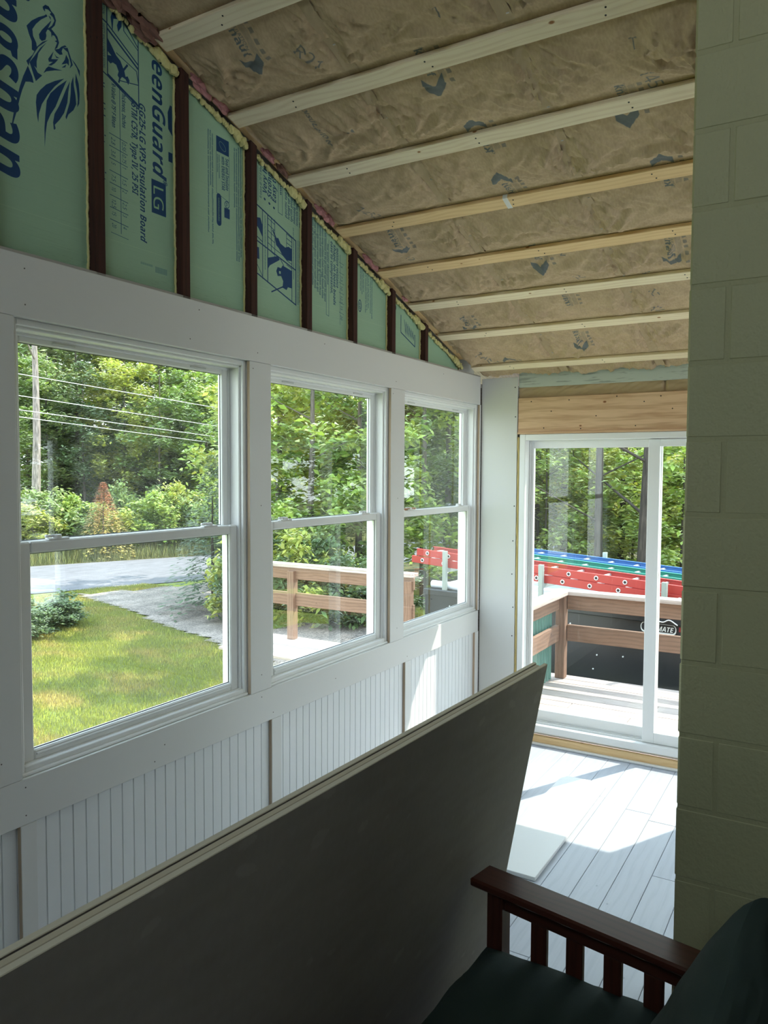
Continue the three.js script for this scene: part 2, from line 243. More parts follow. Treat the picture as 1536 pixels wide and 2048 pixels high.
// ---------------------------------------------------------------- far wall with the sliding door
{
  const w = thing('wall_far', 'unfinished end wall around the sliding glass door', 'wall', { kind: 'structure' });
  mesh('corner_framing', box(-0.02, 0.268, -0.2, 2.44, FAR - 0.15, FAR - 0.014, 0.001), M.greyWood, w);
  mesh('end_framing', box(2.11, EAST, -0.2, 2.44, FAR - 0.15, FAR - 0.014, 0.001), M.greyWood, w);
  mesh('sill_framing', box(0.26, 2.12, -0.2, 0.0, FAR - 0.15, FAR - 0.014, 0.001), M.greyWood, w);
  const dw = mesh('drywall', box(0.002, 0.264, 0.004, 2.5, FAR - 0.013, FAR, 0.001, 'y'), std(L(0.66, 0.655, 0.63), 0.85), w, 'narrow strip of unpainted drywall with black screws');
  for (const y of [0.35, 0.72, 0.92, 1.15, 1.38, 1.62, 2.23, 2.43]) mesh('screw', plain(new THREE.CylinderGeometry(0.0042, 0.0042, 0.0016, 10).rotateX(Math.PI / 2).translate(0.246 + 0.006 * Math.sin(y * 9), y, FAR + 0.0006)), M.black, dw);
  mesh('drywall', box(2.12, EAST, 0.004, 2.5, FAR - 0.013, FAR, 0.001, 'y'), std(L(0.66, 0.655, 0.63), 0.85), w);
  const beamTex = dataTex(256, 128, (u, v) => { const q = smooth(0.25, 0.6, tn(u, v, 6, 5, 14) + 0.4 * tn(u, v, 24, 8, 60)); const a = 0.78 - 0.13 * q; return [a * 0.97, a, a * 0.95]; }, { rep: [1 / 1.2, 1 / 0.2] });
  mesh('top_beam', box(0.268, EAST, 2.428, 2.56, FAR - 0.15, FAR - 0.012, 0.003, 'x'), std(0xffffff, 0.8, { map: beamTex }), w, 'whitewashed rough beam');
  mesh('header_board', box(0.268, 2.3, 2.113, 2.356, FAR - 0.15, FAR - 0.008, 0.002, 'x', 0.3, 0.05), M.header, w, 'bare pine header over the door');
  for (const [x, y] of [[0.36, 2.33], [0.5, 2.26], [0.62, 2.33], [0.8, 2.22], [0.93, 2.34], [1.1, 2.3], [1.27, 2.25], [0.7, 2.14], [1.05, 2.15], [0.45, 2.15], [1.2, 2.33]]) mesh('nail', plain(new THREE.CylinderGeometry(0.004, 0.004, 0.002, 8).rotateX(Math.PI / 2).translate(x, y, FAR - 0.0075)), M.black, w);
  mesh('header_lip', box(0.268, 2.3, 2.111, 2.125, FAR - 0.008, FAR + 0.004, 0.002, 'x'), M.header, w);
  // kraft faced strip tucked between beam and header
  const g = new THREE.PlaneGeometry(2.0, 0.085, 160, 10), p = g.attributes.position, u = g.attributes.uv;
  for (let i = 0; i < p.count; i++) { const x = p.getX(i), y = p.getY(i); p.setZ(i, 0.012 * fbm(x * 5 + y * 9, y * 16 + 3, 3) + 0.007 * Math.abs(n2(x * 9 - y * 20, y * 5)) + (Math.abs(x + 0.05) < 0.012 ? -0.02 : 0)); u.setXY(i, x, y); }
  g.computeVertexNormals(); g.translate(1.268, 2.392, FAR - 0.028);
  mesh('insulation_strip', plain(g), std(L(0.44, 0.32, 0.19), 0.85, { side: THREE.DoubleSide }), w, 'crumpled brown kraft paper strip');
  // spray foam between drywall and door frame
  const pts = []; for (let y = 0.05; y <= 2.1; y += 0.03) pts.push([0.273 + 0.002 * n2(y * 9, 1), y, FAR - 0.012 + 0.004 * n2(y * 14, 5)]);
  mesh('foam_seam', tube(pts, 0.009, 160, 7), std(L(0.55, 0.42, 0.17), 0.8), w, 'yellow spray foam seam');
  const tp = trim('bare pine strip on the floor below the sliding door', box(0.28, 2.12, 0.001, 0.052, FAR - 0.03, FAR + 0.012, 0.002, 'x', 2, 0.3), M.pineWarm);
  tp.userData.label = 'bare pine strip lying under the sliding door frame';
  trim('thin white shoe strip on floor along the door', box(0.28, 2.12, 0.001, 0.012, FAR + 0.014, FAR + 0.045, 0.002, 'x'), M.white);
}
{
  const d = new THREE.Group(); d.name = 'door_1'; d.userData = { kind: 'structure', label: 'white sliding glass door opening on to the deck', category: 'door' }; scene.add(d);
  const rx = (x0, x1, y0, y1, za, zb, wl, wr, wb, wt, c = 0.003) => [box(x0, x0 + wl, y0, y1, za, zb, c, 'y'), box(x1 - wr, x1, y0, y1, za, zb, c, 'y'), box(x0 + wl, x1 - wr, y0, y0 + wb, za, zb, c, 'x'), box(x0 + wl, x1 - wr, y1 - wt, y1, za, zb, c, 'x')];
  mesh('frame', [...rx(0.283, 2.1, 0.072, 2.109, FAR - 0.15, FAR - 0.002, 0.04, 0.04, 0.05, 0.04), ...rx(0.323, 2.06, 0.12, 2.07, FAR - 0.15, FAR - 0.085, 0.012, 0.012, 0.012, 0.012), box(0.32, 2.06, 0.118, 0.132, FAR - 0.06, FAR - 0.05, 0.002), box(0.283, 2.1, 0.052, 0.075, FAR - 0.14, FAR - 0.03, 0.002)], M.vinyl, d);
  const fx = mesh('fixed_panel', rx(0.335, 1.2, 0.13, 2.062, FAR - 0.125, FAR - 0.09, 0.02, 0.062, 0.075, 0.045), M.vinyl, d);
  mesh('pane', box(0.35, 1.145, 0.2, 2.022, FAR - 0.108, FAR - 0.1075, 0.0001), M.glass, fx);
  const sl = mesh('sliding_panel', rx(1.125, 2.058, 0.125, 2.064, FAR - 0.08, FAR - 0.04, 0.072, 0.072, 0.07, 0.045), M.vinyl, d);
  mesh('pane', box(1.19, 1.99, 0.19, 2.022, FAR - 0.06, FAR - 0.0595, 0.0001), M.glass, sl);
  mesh('handle', [box(2.005, 2.03, 0.92, 1.14, FAR - 0.04, FAR - 0.032, 0.003), tube([[2.017, 0.95, FAR - 0.035], [2.017, 0.955, FAR - 0.005], [2.017, 1.03, FAR + 0.005], [2.017, 1.105, FAR - 0.005], [2.017, 1.11, FAR - 0.035]], 0.008, 20, 8)], M.vinyl, sl);
}
// ---------------------------------------------------------------- green foam boards between the studs
const emblem = {"horn":[[1.612,3.32],[1.622,3.331],[1.634,3.332],[1.643,3.322],[1.654,3.316],[1.66,3.301],[1.655,3.283],[1.642,3.266],[1.625,3.256],[1.645,3.278],[1.654,3.297],[1.649,3.306],[1.637,3.31],[1.643,3.317],[1.631,3.321],[1.62,3.318],[1.621,3.309],[1.614,3.313]],"arm_l":[[1.624,3.303],[1.618,3.296],[1.596,3.28],[1.572,3.258],[1.554,3.234],[1.562,3.212],[1.571,3.195],[1.571,3.169],[1.579,3.168],[1.589,3.183],[1.587,3.197],[1.576,3.213],[1.574,3.233],[1.587,3.255],[1.605,3.277],[1.629,3.299]],"arm_r":[[1.632,3.303],[1.642,3.292],[1.623,3.267],[1.608,3.247],[1.597,3.228],[1.599,3.216],[1.607,3.212],[1.62,3.222],[1.624,3.236],[1.622,3.245],[1.63,3.262],[1.642,3.289],[1.64,3.302]],"sleeve":[[1.629,3.225],[1.61,3.211],[1.588,3.185],[1.573,3.154],[1.551,3.126],[1.559,3.114],[1.562,3.128],[1.579,3.162],[1.594,3.188],[1.616,3.211]],"body1":[[1.624,3.215],[1.601,3.188],[1.579,3.152],[1.562,3.127],[1.568,3.113],[1.576,3.093],[1.583,3.078],[1.606,3.105],[1.59,3.107],[1.578,3.123],[1.587,3.119],[1.587,3.14],[1.594,3.169],[1.61,3.195]],"blade":[[1.556,3.113],[1.571,3.086],[1.575,3.069],[1.562,3.067],[1.547,3.061],[1.535,3.031],[1.526,3.002],[1.515,2.958],[1.504,2.923],[1.5,2.906],[1.496,2.905],[1.504,2.947],[1.514,2.989],[1.527,3.038],[1.539,3.074]],"hand":[[1.625,3.256],[1.642,3.266],[1.651,3.261],[1.664,3.252],[1.67,3.236],[1.663,3.217],[1.653,3.207],[1.658,3.22],[1.663,3.233],[1.654,3.234],[1.662,3.24],[1.654,3.25],[1.646,3.249],[1.643,3.24],[1.641,3.255],[1.633,3.259]],"face1":[[1.653,3.207],[1.669,3.216],[1.679,3.228],[1.692,3.238],[1.699,3.237],[1.684,3.226],[1.679,3.213],[1.683,3.205],[1.672,3.199],[1.66,3.202]],"face2":[[1.684,3.226],[1.702,3.235],[1.708,3.221],[1.716,3.203],[1.721,3.188],[1.709,3.172],[1.714,3.188],[1.709,3.203],[1.702,3.221]],"eye":[[1.696,3.21],[1.706,3.198],[1.706,3.179],[1.699,3.184],[1.693,3.18],[1.678,3.171],[1.691,3.192]],"eye2":[[1.678,3.161],[1.691,3.174],[1.696,3.179],[1.692,3.168]],"beard1":[[1.629,3.167],[1.64,3.185],[1.649,3.199],[1.64,3.171],[1.666,3.182],[1.653,3.164],[1.64,3.151],[1.628,3.146],[1.646,3.165],[1.631,3.159]],"beard2":[[1.63,3.144],[1.652,3.147],[1.681,3.153],[1.652,3.141],[1.622,3.125],[1.611,3.115],[1.621,3.134]],"chin":[[1.652,3.194],[1.659,3.188],[1.671,3.188],[1.659,3.183]],"f1":[[1.687,3.13],[1.651,3.107],[1.62,3.083],[1.598,3.057],[1.585,3.036],[1.582,3.012],[1.585,2.973],[1.589,2.953],[1.592,2.981],[1.603,3.015],[1.625,3.053],[1.651,3.09]],"f2":[[1.697,3.129],[1.664,3.096],[1.635,3.062],[1.621,3.033],[1.615,2.985],[1.611,2.943],[1.611,2.884],[1.615,2.929],[1.621,2.965],[1.634,2.995],[1.653,3.027],[1.67,3.068]],"f3":[[1.709,3.131],[1.693,3.097],[1.681,3.068],[1.666,3.034],[1.649,3.003],[1.643,2.974],[1.645,2.953],[1.648,2.952],[1.652,2.958],[1.649,2.968],[1.668,2.992],[1.685,3.02],[1.698,3.058],[1.702,3.093]],"f4":[[1.722,3.151],[1.713,3.125],[1.711,3.091],[1.707,3.062],[1.698,3.034],[1.69,3.009],[1.693,3.002],[1.701,3.021],[1.721,3.043],[1.732,3.066],[1.73,3.093],[1.724,3.121]],"f5":[[1.732,3.166],[1.73,3.137],[1.736,3.112],[1.739,3.083],[1.736,3.058],[1.744,3.073],[1.746,3.105],[1.743,3.137]],"f6":[[1.716,3.206],[1.731,3.198],[1.748,3.181],[1.748,3.162],[1.737,3.185]]};
const INK = '#0f3f6e', FOAM = [158, 191, 164];
const PPM = 1400; // pixels per metre of printed board
function foamBoard(zn, zf, label, draw) { // zn, zf: distance along the wall (positive), near and far edge
  const b = thing('foam_board', label, 'insulation board', { group: 'green foam boards between the studs' });
  const yb = 2.45, yt = 3.62, w = zf - zn, W = Math.round(w * PPM), H = Math.round((yt - yb) * PPM);
  let map;
  if (draw) map = canvasTex(W, H, (c) => {
    c.fillStyle = `rgb(${FOAM})`; c.fillRect(0, 0, W, H);
    const r = rng(Math.round(zn * 1000)); // faint scuffs and roller lines
    for (let i = 0; i < 500; i++) { c.fillStyle = r() < 0.5 ? 'rgba(255,255,255,0.025)' : 'rgba(60,90,60,0.03)'; const l = 20 + r() * 200; c.fillRect(r() * W - 20, r() * H, l, 1 + r() * 3); }
    c.fillStyle = 'rgba(190,215,180,0.5)'; c.fillRect(0, (yt - 2.66) * PPM, W, 2);
    for (let i = 0; i < 160; i++) { c.fillStyle = 'rgba(70,84,60,0.10)'; c.fillRect(r() * W, H - r() * r() * 0.16 * PPM, 2 + r() * 46, 1 + r() * 2); }
    c.fillStyle = c.strokeStyle = INK;
    draw({ c, X: (z) => (z - zn) * PPM, Y: (y) => (yt - y) * PPM,
      poly(p) { c.beginPath(); p.forEach(([z, y], i) => (i ? c.lineTo : c.moveTo).call(c, (z - zn) * PPM, (yt - y) * PPM)); c.closePath(); c.fill(); },
      line(p, t = 0.003) { c.lineWidth = t * PPM; c.beginPath(); p.forEach(([z, y], i) => (i ? c.lineTo : c.moveTo).call(c, (z - zn) * PPM, (yt - y) * PPM)); c.stroke(); },
      rect(z, y, a, b2) { c.fillRect((z - zn) * PPM, (yt - y) * PPM, a * PPM, b2 * PPM); },
      // lettering that reads down the board (dir 1) or up it (dir -1), starting at (z, y); size and stretched length in metres
      say(s, z, y, size, len, dir = 1, font = 'bold italic', fill) { c.save(); c.translate((z - zn) * PPM, (yt - y) * PPM); c.rotate(dir * Math.PI / 2); c.font = `${font} ${size * PPM}px sans-serif`; const m = c.measureText(s).width; if (len) c.scale(len * PPM / m, 1); if (fill) c.fillStyle = fill; c.fillText(s, 0, 0); c.restore(); } });
  });
  const tY = (z) => roofY(z) - 0.012, poly = [[-zf, yb], [-zn, yb], [-zn, tY(-zn)], [-zf, Math.max(yb + 0.01, tY(-zf))]];
  const g = prismZ(poly, -0.1, -0.045), p = g.attributes.position, u = g.attributes.uv;
  for (let i = 0; i < p.count; i++) u.setXY(i, (-p.getZ(i) - zn) / w, (p.getY(i) - yb) / (yt - yb));
  mesh('board', g, map ? std(0xffffff, 0.6, { map }) : std(new THREE.Color(`rgb(${FOAM})`), 0.6), b);
  // lumpy spray foam along the edges
  const r = rng(Math.round(zf * 777)), lumps = [], bead = (pts, rad, n) => { for (let i = 0; i < n; i++) { const t = (i + r() * 0.8) / n, q = t * (pts.length - 1), k = Math.min(pts.length - 2, Math.floor(q)), a = pts[k], e = pts[k + 1], f = q - k; const s = rad * (0.55 + r() * 0.8); const ig = new THREE.IcosahedronGeometry(s, 1); const ip = ig.attributes.position; for (let m = 0; m < ip.count; m++) { const nn = 1 + 0.3 * n3(ip.getX(m) * 60 + i, ip.getY(m) * 60, ip.getZ(m) * 60); ip.setXYZ(m, ip.getX(m) * nn * 0.8, ip.getY(m) * nn * 1.15, ip.getZ(m) * nn); } ig.computeVertexNormals(); ig.translate(lerp(a[0], e[0], f) + (r() - 0.5) * 0.006, lerp(a[1], e[1], f) + (r() - 0.5) * 0.01, lerp(a[2], e[2], f)); lumps.push(plain(ig)); } };
  const top = Math.max(2.52, tY(-zf));
  const seam = (z, y1, rad) => { const pts = []; for (let y = 2.48; y < y1; y += 0.02) pts.push([-0.042 + 0.002 * n2(y * 30, z), y, z + 0.0016 * n2(y * 22, z + 5)]); if (pts.length < 2) return; const t = tube(pts, rad, Math.round((y1 - 2.48) * 180), 6), q = t.attributes.position; for (let m = 0; m < q.count; m++) q.setX(m, q.getX(m) + 0.002 * n3(q.getX(m) * 90, q.getY(m) * 70, z)); lumps.push(t); };
  seam(-zf + 0.004, top, 0.005); seam(-zn - 0.002, tY(-zn), 0.0035);
  bead([[-0.03, tY(-zn) - 0.004, -zn], [-0.03, top - 0.004, -zf]], 0.0095, 40);
  bead([[-0.025, tY(-zf + 0.1) + 0.0, -zf + 0.1], [-0.02, Math.max(2.53, tY(-zf) - 0.012), -zf + 0.01]], 0.015, 12);
  mesh('spray_foam', lumps, std(L(0.62, 0.56, 0.25), 0.7), b, 'pale yellow spray foam bead').userData.kind = 'stuff';
}
const edge = (k) => 1.811 + 0.398 * k; // far face of stud k; near face is 0.038 closer
foamBoard(edge(-3), edge(-2) - 0.038, 'green foam board, plain, out beside the roof end', null);
foamBoard(edge(-2), edge(-1) - 0.038, 'green foam board, plain, next to the emblem board', null);
foamBoard(edge(-1), edge(0) - 0.038, 'green foam board printed with a navy trumpeting lion emblem', (d) => {
  for (const k in emblem) d.poly(emblem[k]);
  // big slanted wordmark running up the board, its lower half cut by the picture edge
  d.say('Kingspan', 1.404, 3.482, 0.215, 0.725);
});
foamBoard(edge(0), edge(1) - 0.038, 'green foam board printed with a product table and navy logo box', (d) => {
  const { c } = d;
  d.say('GreenGuard', 2.062, 3.475, 0.088, 0.525); d.say('®', 2.112, 2.945, 0.03, 0.02);
  d.rect(2.055, 2.929, 0.07, 0.122); d.say('LG', 2.064, 2.915, 0.068, 0.095, 1, '', 'rgb(150,190,150)');
  d.say('GG25-LG XPS Insulation Board', 2.0, 3.185, 0.04, 0.495); d.say('ASTM C578, Type IV, 25 PSI', 1.964, 3.185, 0.038, 0.335);
  d.say('Thickness, Inches', 1.922, 3.19, 0.024, 0.125, 1, 'bold italic'); d.say('R-Value @ 75° F Mean', 1.878, 3.2, 0.024, 0.15, 1, 'bold italic');
  const tk = ['0.56', '0.75', '1', '1.5', '2', '2.5', '3', '4'], rv = ['2.8', '3.8', '5', '7.5', '10', '12.5', '15', '20'];
  d.line([[1.913, 3.2], [1.913, 2.69]], 0.002);
  tk.forEach((s, i) => { const y = 3.02 - i * 0.042; d.say(s, 1.921, y - 0.007, 0.024, 0.0075 * s.length, 1, 'italic'); d.say(rv[i], 1.874, y - 0.007, 0.024, 0.0075 * rv[i].length, 1, 'italic'); d.line([[1.865, y + 0.004], [1.945, y - 0.004]], 0.002); });
  d.line([[1.868, 2.685], [1.945, 2.678]], 0.0013);
  d.say('•  Very high moisture resistance', 1.82, 3.215, 0.04, 0.42);
  // line drawing of fitters hanging board, framed
  d.line([[1.862, 3.56], [1.862, 3.215], [1.999, 3.155], [1.999, 3.47]], 0.004); d.line([[1.833, 3.56], [1.833, 3.225], [1.862, 3.215]], 0.004); d.line([[1.833, 3.4], [1.862, 3.392], [1.999, 3.31]], 0.005); d.line([[1.862, 3.375], [1.999, 3.295]], 0.007); d.line([[1.862, 3.22], [1.999, 3.165]], 0.009); d.line([[1.862, 3.5], [1.999, 3.37]], 0.004); d.line([[1.935, 3.46], [1.935, 3.4], [1.999, 3.36]], 0.003);
  d.say('SAFETY WALLS / UNDER SIDING', 1.843, 3.385, 0.014, 0.15, 1, ''); d.say('BELOW / FOUNDATION', 1.843, 3.545, 0.014, 0.13, 1, '');
  d.poly([[1.862, 3.345], [1.88, 3.325], [1.9, 3.3], [1.918, 3.29], [1.935, 3.262], [1.94, 3.245], [1.95, 3.25], [1.958, 3.238], [1.952, 3.222], [1.94, 3.236], [1.925, 3.238], [1.915, 3.225], [1.905, 3.235], [1.91, 3.25], [1.9, 3.268], [1.885, 3.27], [1.875, 3.262], [1.862, 3.268], [1.862, 3.285], [1.88, 3.29], [1.862, 3.3]]);
  d.line([[1.93, 3.262], [1.95, 3.29]], 0.007); d.line([[1.915, 3.23], [1.91, 3.212]], 0.006); d.line([[1.9, 3.31], [1.99, 3.285], [1.999, 3.24], [1.91, 3.22]], 0.003);
  d.poly([[1.885, 3.44], [1.905, 3.45], [1.905, 3.49], [1.92, 3.5], [1.945, 3.48], [1.94, 3.455], [1.925, 3.465], [1.925, 3.41], [1.91, 3.385], [1.905, 3.405], [1.915, 3.43], [1.89, 3.42], [1.885, 3.37], [1.878, 3.42]]); d.poly([[1.9, 3.53], [1.92, 3.55], [1.93, 3.51], [1.91, 3.505]]);
  d.poly([[2.15, 3.23], [2.16, 3.23], [2.16, 3.12], [2.14, 3.14], [2.138, 3.2]]); d.rect(2.14, 3.055, 0.02, 0.035); // cut letters at the far edge
  c.globalAlpha = 0.45; for (let i = 0; i < 14; i++) d.rect(2.07 + i * 0.0042, 2.612, 0.0022, 0.022); d.say('', 0, 0, 0.01); c.globalAlpha = 0.3; for (let i = 0; i < 12; i++) d.rect(2.0 + i * 0.0048, 2.614, 0.003, 0.008); c.globalAlpha = 1;
});
const gib = (s, seed) => { const r = rng(seed); let o = ''; while (o.length < s) { const n = 2 + Math.floor(r() * 7); for (let i = 0; i < n; i++) o += 'aeionrstldcumpgh'[Math.floor(r() * 16)]; o += ' '; } return o; };
const fine = (d, z, y0, y1, size, seed, dir = 1) => { const { c } = d, r = rng(seed); c.save(); c.globalAlpha = 0.85; for (let y = y0; y > y1;) { const l = 0.008 + r() * 0.03; if (y - l < y1) break; for (let q = 0; q < l; q += size * 0.42) d.rect(z + (r() < 0.2 ? -size * 0.12 : 0), y - q, size * (0.42 + r() * 0.2), size * 0.26); y -= l + size * 0.4; } c.restore(); };
foamBoard(edge(1), edge(2) - 0.038, 'green foam board printed with a small navy energy badge', (d) => {
  d.rect(2.4, 3.213, 0.075, 0.062); const { c } = d; c.strokeStyle = 'rgb(150,190,150)'; c.lineWidth = 2; c.beginPath(); c.ellipse(d.X(2.437), d.Y(3.18), 0.022 * PPM, 0.012 * PPM, 0.6, 0, 7); c.stroke(); c.strokeStyle = INK;
  d.line([[2.4, 3.15], [2.4, 2.985], [2.476, 2.965], [2.476, 3.15]], 0.0015); d.say('Seal and Insulate', 2.455, 3.14, 0.026, 0.13, 1, 'bold'); d.say('with ENERGY STAR', 2.431, 3.14, 0.026, 0.135, 1, 'bold'); fine(d, 2.415, 3.14, 3.02, 0.008, 3); fine(d, 2.405, 3.14, 3.04, 0.008, 4);
  c.beginPath(); c.arc(d.X(2.462), d.Y(2.953), 0.013 * PPM, 0, 7); c.lineWidth = 4; c.stroke(); d.say('UL', 2.456, 2.962, 0.014, 0.018, 1, 'bold'); d.rect(2.446, 2.938, 0.032, 0.04);
  c.beginPath(); c.roundRect(d.X(2.4), d.Y(2.985), 0.028 * PPM, 0.13 * PPM, 0.014 * PPM); c.fill(); d.say('GREENGUARD', 2.409, 2.968, 0.012, 0.095, 1, '', 'rgb(150,190,150)');
  for (const [z, a, b, s] of [[2.545, 3.22, 2.75, 5], [2.532, 3.21, 2.73, 6], [2.519, 3.2, 2.74, 7], [2.506, 3.2, 2.95, 8], [2.375, 3.21, 2.76, 9], [2.363, 3.22, 3.0, 10], [2.351, 3.22, 2.78, 11], [2.36, 3.34, 3.28, 12], [2.372, 3.36, 3.29, 13], [2.385, 3.37, 3.29, 14], [2.4, 3.35, 3.29, 15]]) fine(d, z, a, b, 0.011, s);
});
foamBoard(edge(2), edge(3) - 0.038, 'green foam board printed with navy worker pictures', (d) => {
  const { c } = d;
  d.say('R-Value @ 75° F Mean', 2.685, 3.045, 0.02, 0.15, -1, 'italic'); d.say('•  Very high moisture', 2.72, 3.04, 0.04, 0.36, -1); d.say('•  Strong resistance', 2.752, 3.03, 0.04, 0.33, -1); d.say('•  Easy to cut & fit', 2.784, 3.02, 0.04, 0.3, -1);
  d.line([[2.66, 3.18], [2.66, 3.03]], 0.002); d.line([[2.8, 3.2], [2.8, 3.02], [2.83, 3.015], [2.83, 3.2]], 0.002); d.say('www.', 2.824, 3.1, 0.02, 0.06, -1);
  for (let i = 0; i < 7; i++) d.say(gib(26, 40 + i), 2.862 + i * 0.021, 3.01 - i * 0.004, 0.021, 0.28, -1);
  // pictures
  d.line([[2.64, 3.015], [2.93, 2.925], [2.93, 2.63], [2.64, 2.72]], 0.006); d.line([[2.64, 2.86], [2.93, 2.79]], 0.006); d.line([[2.69, 3.0], [2.69, 2.7]], 0.004); d.line([[2.725, 2.99], [2.725, 2.69]], 0.005); d.line([[2.9, 2.935], [2.9, 2.64]], 0.004); d.line([[2.64, 2.88], [2.69, 2.86]], 0.004);
  for (let i = 0; i < 6; i++) d.line([[2.725, 2.975 - i * 0.027], [2.775, 2.958 - i * 0.027]], 0.003); d.line([[2.75, 2.985], [2.75, 2.83]], 0.003); d.line([[2.775, 2.98], [2.775, 2.82]], 0.003); for (let i = 0; i < 8; i++) d.line([[2.86, 2.94 - i * 0.02], [2.9, 2.93 - i * 0.02]], 0.003); d.line([[2.86, 2.95], [2.86, 2.83], [2.775, 2.85]], 0.003);
  d.poly([[2.775, 2.9], [2.8, 2.905], [2.815, 2.885], [2.85, 2.875], [2.875, 2.885], [2.9, 2.88], [2.9, 2.825], [2.86, 2.82], [2.83, 2.835], [2.805, 2.86], [2.785, 2.87]]); d.line([[2.8, 2.88], [2.76, 2.93]], 0.008);
  d.poly([[2.64, 2.955], [2.675, 2.96], [2.69, 2.93], [2.69, 2.88], [2.665, 2.91], [2.64, 2.93]]); d.poly([[2.725, 2.8], [2.8, 2.825], [2.81, 2.81], [2.74, 2.77], [2.725, 2.75]]);
  d.poly([[2.9, 2.78], [2.83, 2.79], [2.82, 2.775], [2.795, 2.775], [2.785, 2.755], [2.795, 2.735], [2.82, 2.74], [2.835, 2.72], [2.83, 2.69], [2.86, 2.685], [2.87, 2.7], [2.9, 2.7]]); d.line([[2.84, 2.79], [2.81, 2.82], [2.77, 2.815]], 0.004); d.line([[2.845, 2.7], [2.75, 2.655]], 0.006); c.fillStyle = `rgb(${FOAM})`; d.rect(2.805, 2.76, 0.012, 0.012); c.fillStyle = INK;
  d.poly([[2.64, 2.83], [2.665, 2.83], [2.668, 2.78], [2.64, 2.78]]); d.line([[2.64, 2.77], [2.69, 2.71]], 0.003);
  for (const [z, s] of [[2.944, 1], [2.956, 2], [2.968, 3]]) fine(d, z, 2.93, 2.63, 0.009, 60 + s); for (const [z, s] of [[2.705, 1], [2.91, 2]]) fine(d, z, 2.98, 2.72, 0.009, 70 + s);
});
foamBoard(edge(3), edge(4) - 0.038, 'green foam board printed with slanted lines of navy text and no pictures', (d) => {
  for (let i = 0; i < 7; i++) d.say(gib(44, 80 + i), 3.035 + i * 0.021, 3.1 - i * 0.012, 0.021, 0.34, 1);
  d.line([[3.178, 3.02], [3.178, 2.63], [3.2, 2.625], [3.2, 3.0]], 0.002); d.say('low water absorption', 3.185, 2.98, 0.018, 0.2);
  d.say('ease to compression,', 3.215, 3.0, 0.03, 0.26); d.say('shape, no loose beads', 3.24, 2.99, 0.03, 0.3); d.say('moisture resistance', 3.265, 2.98, 0.03, 0.2);
  d.line([[3.3, 2.95], [3.3, 2.6]], 0.002); ['5', '7.5', '10', '12.5', '15', '20'].forEach((s, i) => { d.say(s, 3.305, 2.9 - i * 0.05, 0.022, 0, 1, 'italic'); d.line([[3.29, 2.912 - i * 0.05], [3.335, 2.906 - i * 0.05]], 0.0016); });
});
foamBoard(edge(4), edge(5) - 0.038, 'green foam board printed with fine text and a ringed mark', (d) => {
  for (const [z, a, b, s] of [[3.49, 2.95, 2.8, 5], [3.505, 2.95, 2.77, 6], [3.52, 2.94, 2.8, 7], [3.54, 2.93, 2.7, 8], [3.555, 2.92, 2.69, 9], [3.57, 2.91, 2.72, 10], [3.59, 2.9, 2.68, 11], [3.605, 2.89, 2.66, 12]]) fine(d, z, a, b, 0.012, s + 90);
  const { c } = d; c.beginPath(); c.ellipse(d.X(3.487), d.Y(2.73), 0.014 * PPM, 0.03 * PPM, 0, 0, 7); c.lineWidth = 7; c.stroke(); d.say('GD', 3.48, 2.75, 0.02, 0.036);
});
foamBoard(edge(5), edge(6) - 0.038, 'green foam board with a cut navy letter and scribble box', (d) => {
  const { c } = d; c.beginPath(); c.arc(d.X(3.85), d.Y(2.79), 0.024 * PPM, 0, 7); c.fill(); d.line([[3.93, 2.76], [3.93, 2.66], [4.1, 2.6], [4.1, 2.67]], 0.006); for (let i = 0; i < 6; i++) d.line([[3.97 + i * 0.02, 2.74 - i * 0.01], [3.985 + i * 0.02, 2.66 - i * 0.004], [3.99 + i * 0.02, 2.72 - i * 0.01]], 0.004);
});
foamBoard(edge(6), 4.71, 'small triangular green foam board in the low corner of the gable', null);
// end rafter over the gable and pink wool behind it
{
  const r = thing('gable_rafter', 'bare pine rafter edge sloping above the green foam boards', 'rafter');
  const a = -4.7, b = BACK - 0.02; mesh('rafter', prismZ([[a, roofY(a) + 0.022], [b, roofY(b) + 0.022], [b, roofY(b) + 0.17], [a, roofY(a) + 0.165]], -0.034, 0.004), M.pineWarm, r);
  const rr = rng(5); const wool = std(L(0.45, 0.2, 0.2), 0.95), brown = std(L(0.2, 0.1, 0.075), 0.95);
  for (const [z, s, m] of [[-1.72, 0.05, 1], [-1.86, 0.06, 1], [-2.0, 0.055, 1], [-2.28, 0.04, 0], [-2.38, 0.03, 0], [-2.68, 0.03, 0], [-2.78, 0.028, 1], [-3.08, 0.03, 0], [-3.14, 0.03, 0], [-3.5, 0.028, 0], [-3.56, 0.026, 0], [-3.9, 0.02, 0]]) {
    const g = new THREE.IcosahedronGeometry(s, 3), p = g.attributes.position; for (let i = 0; i < p.count; i++) { const q = 1 + 0.45 * n3(p.getX(i) * 26 + z, p.getY(i) * 26, p.getZ(i) * 26) + 0.16 * n3(p.getX(i) * 80, p.getY(i) * 80 + z, p.getZ(i) * 80); p.setXYZ(i, p.getX(i) * q * 0.55, p.getY(i) * q * 0.75, p.getZ(i) * q * 1.5); } g.computeVertexNormals();
    g.rotateX(slopeTurn * -1); g.translate(-0.005, roofY(z) + 0.018, z); mesh('glass_wool', plain(g), m ? brown : wool, r, 'tuft of glass wool');
  }
}
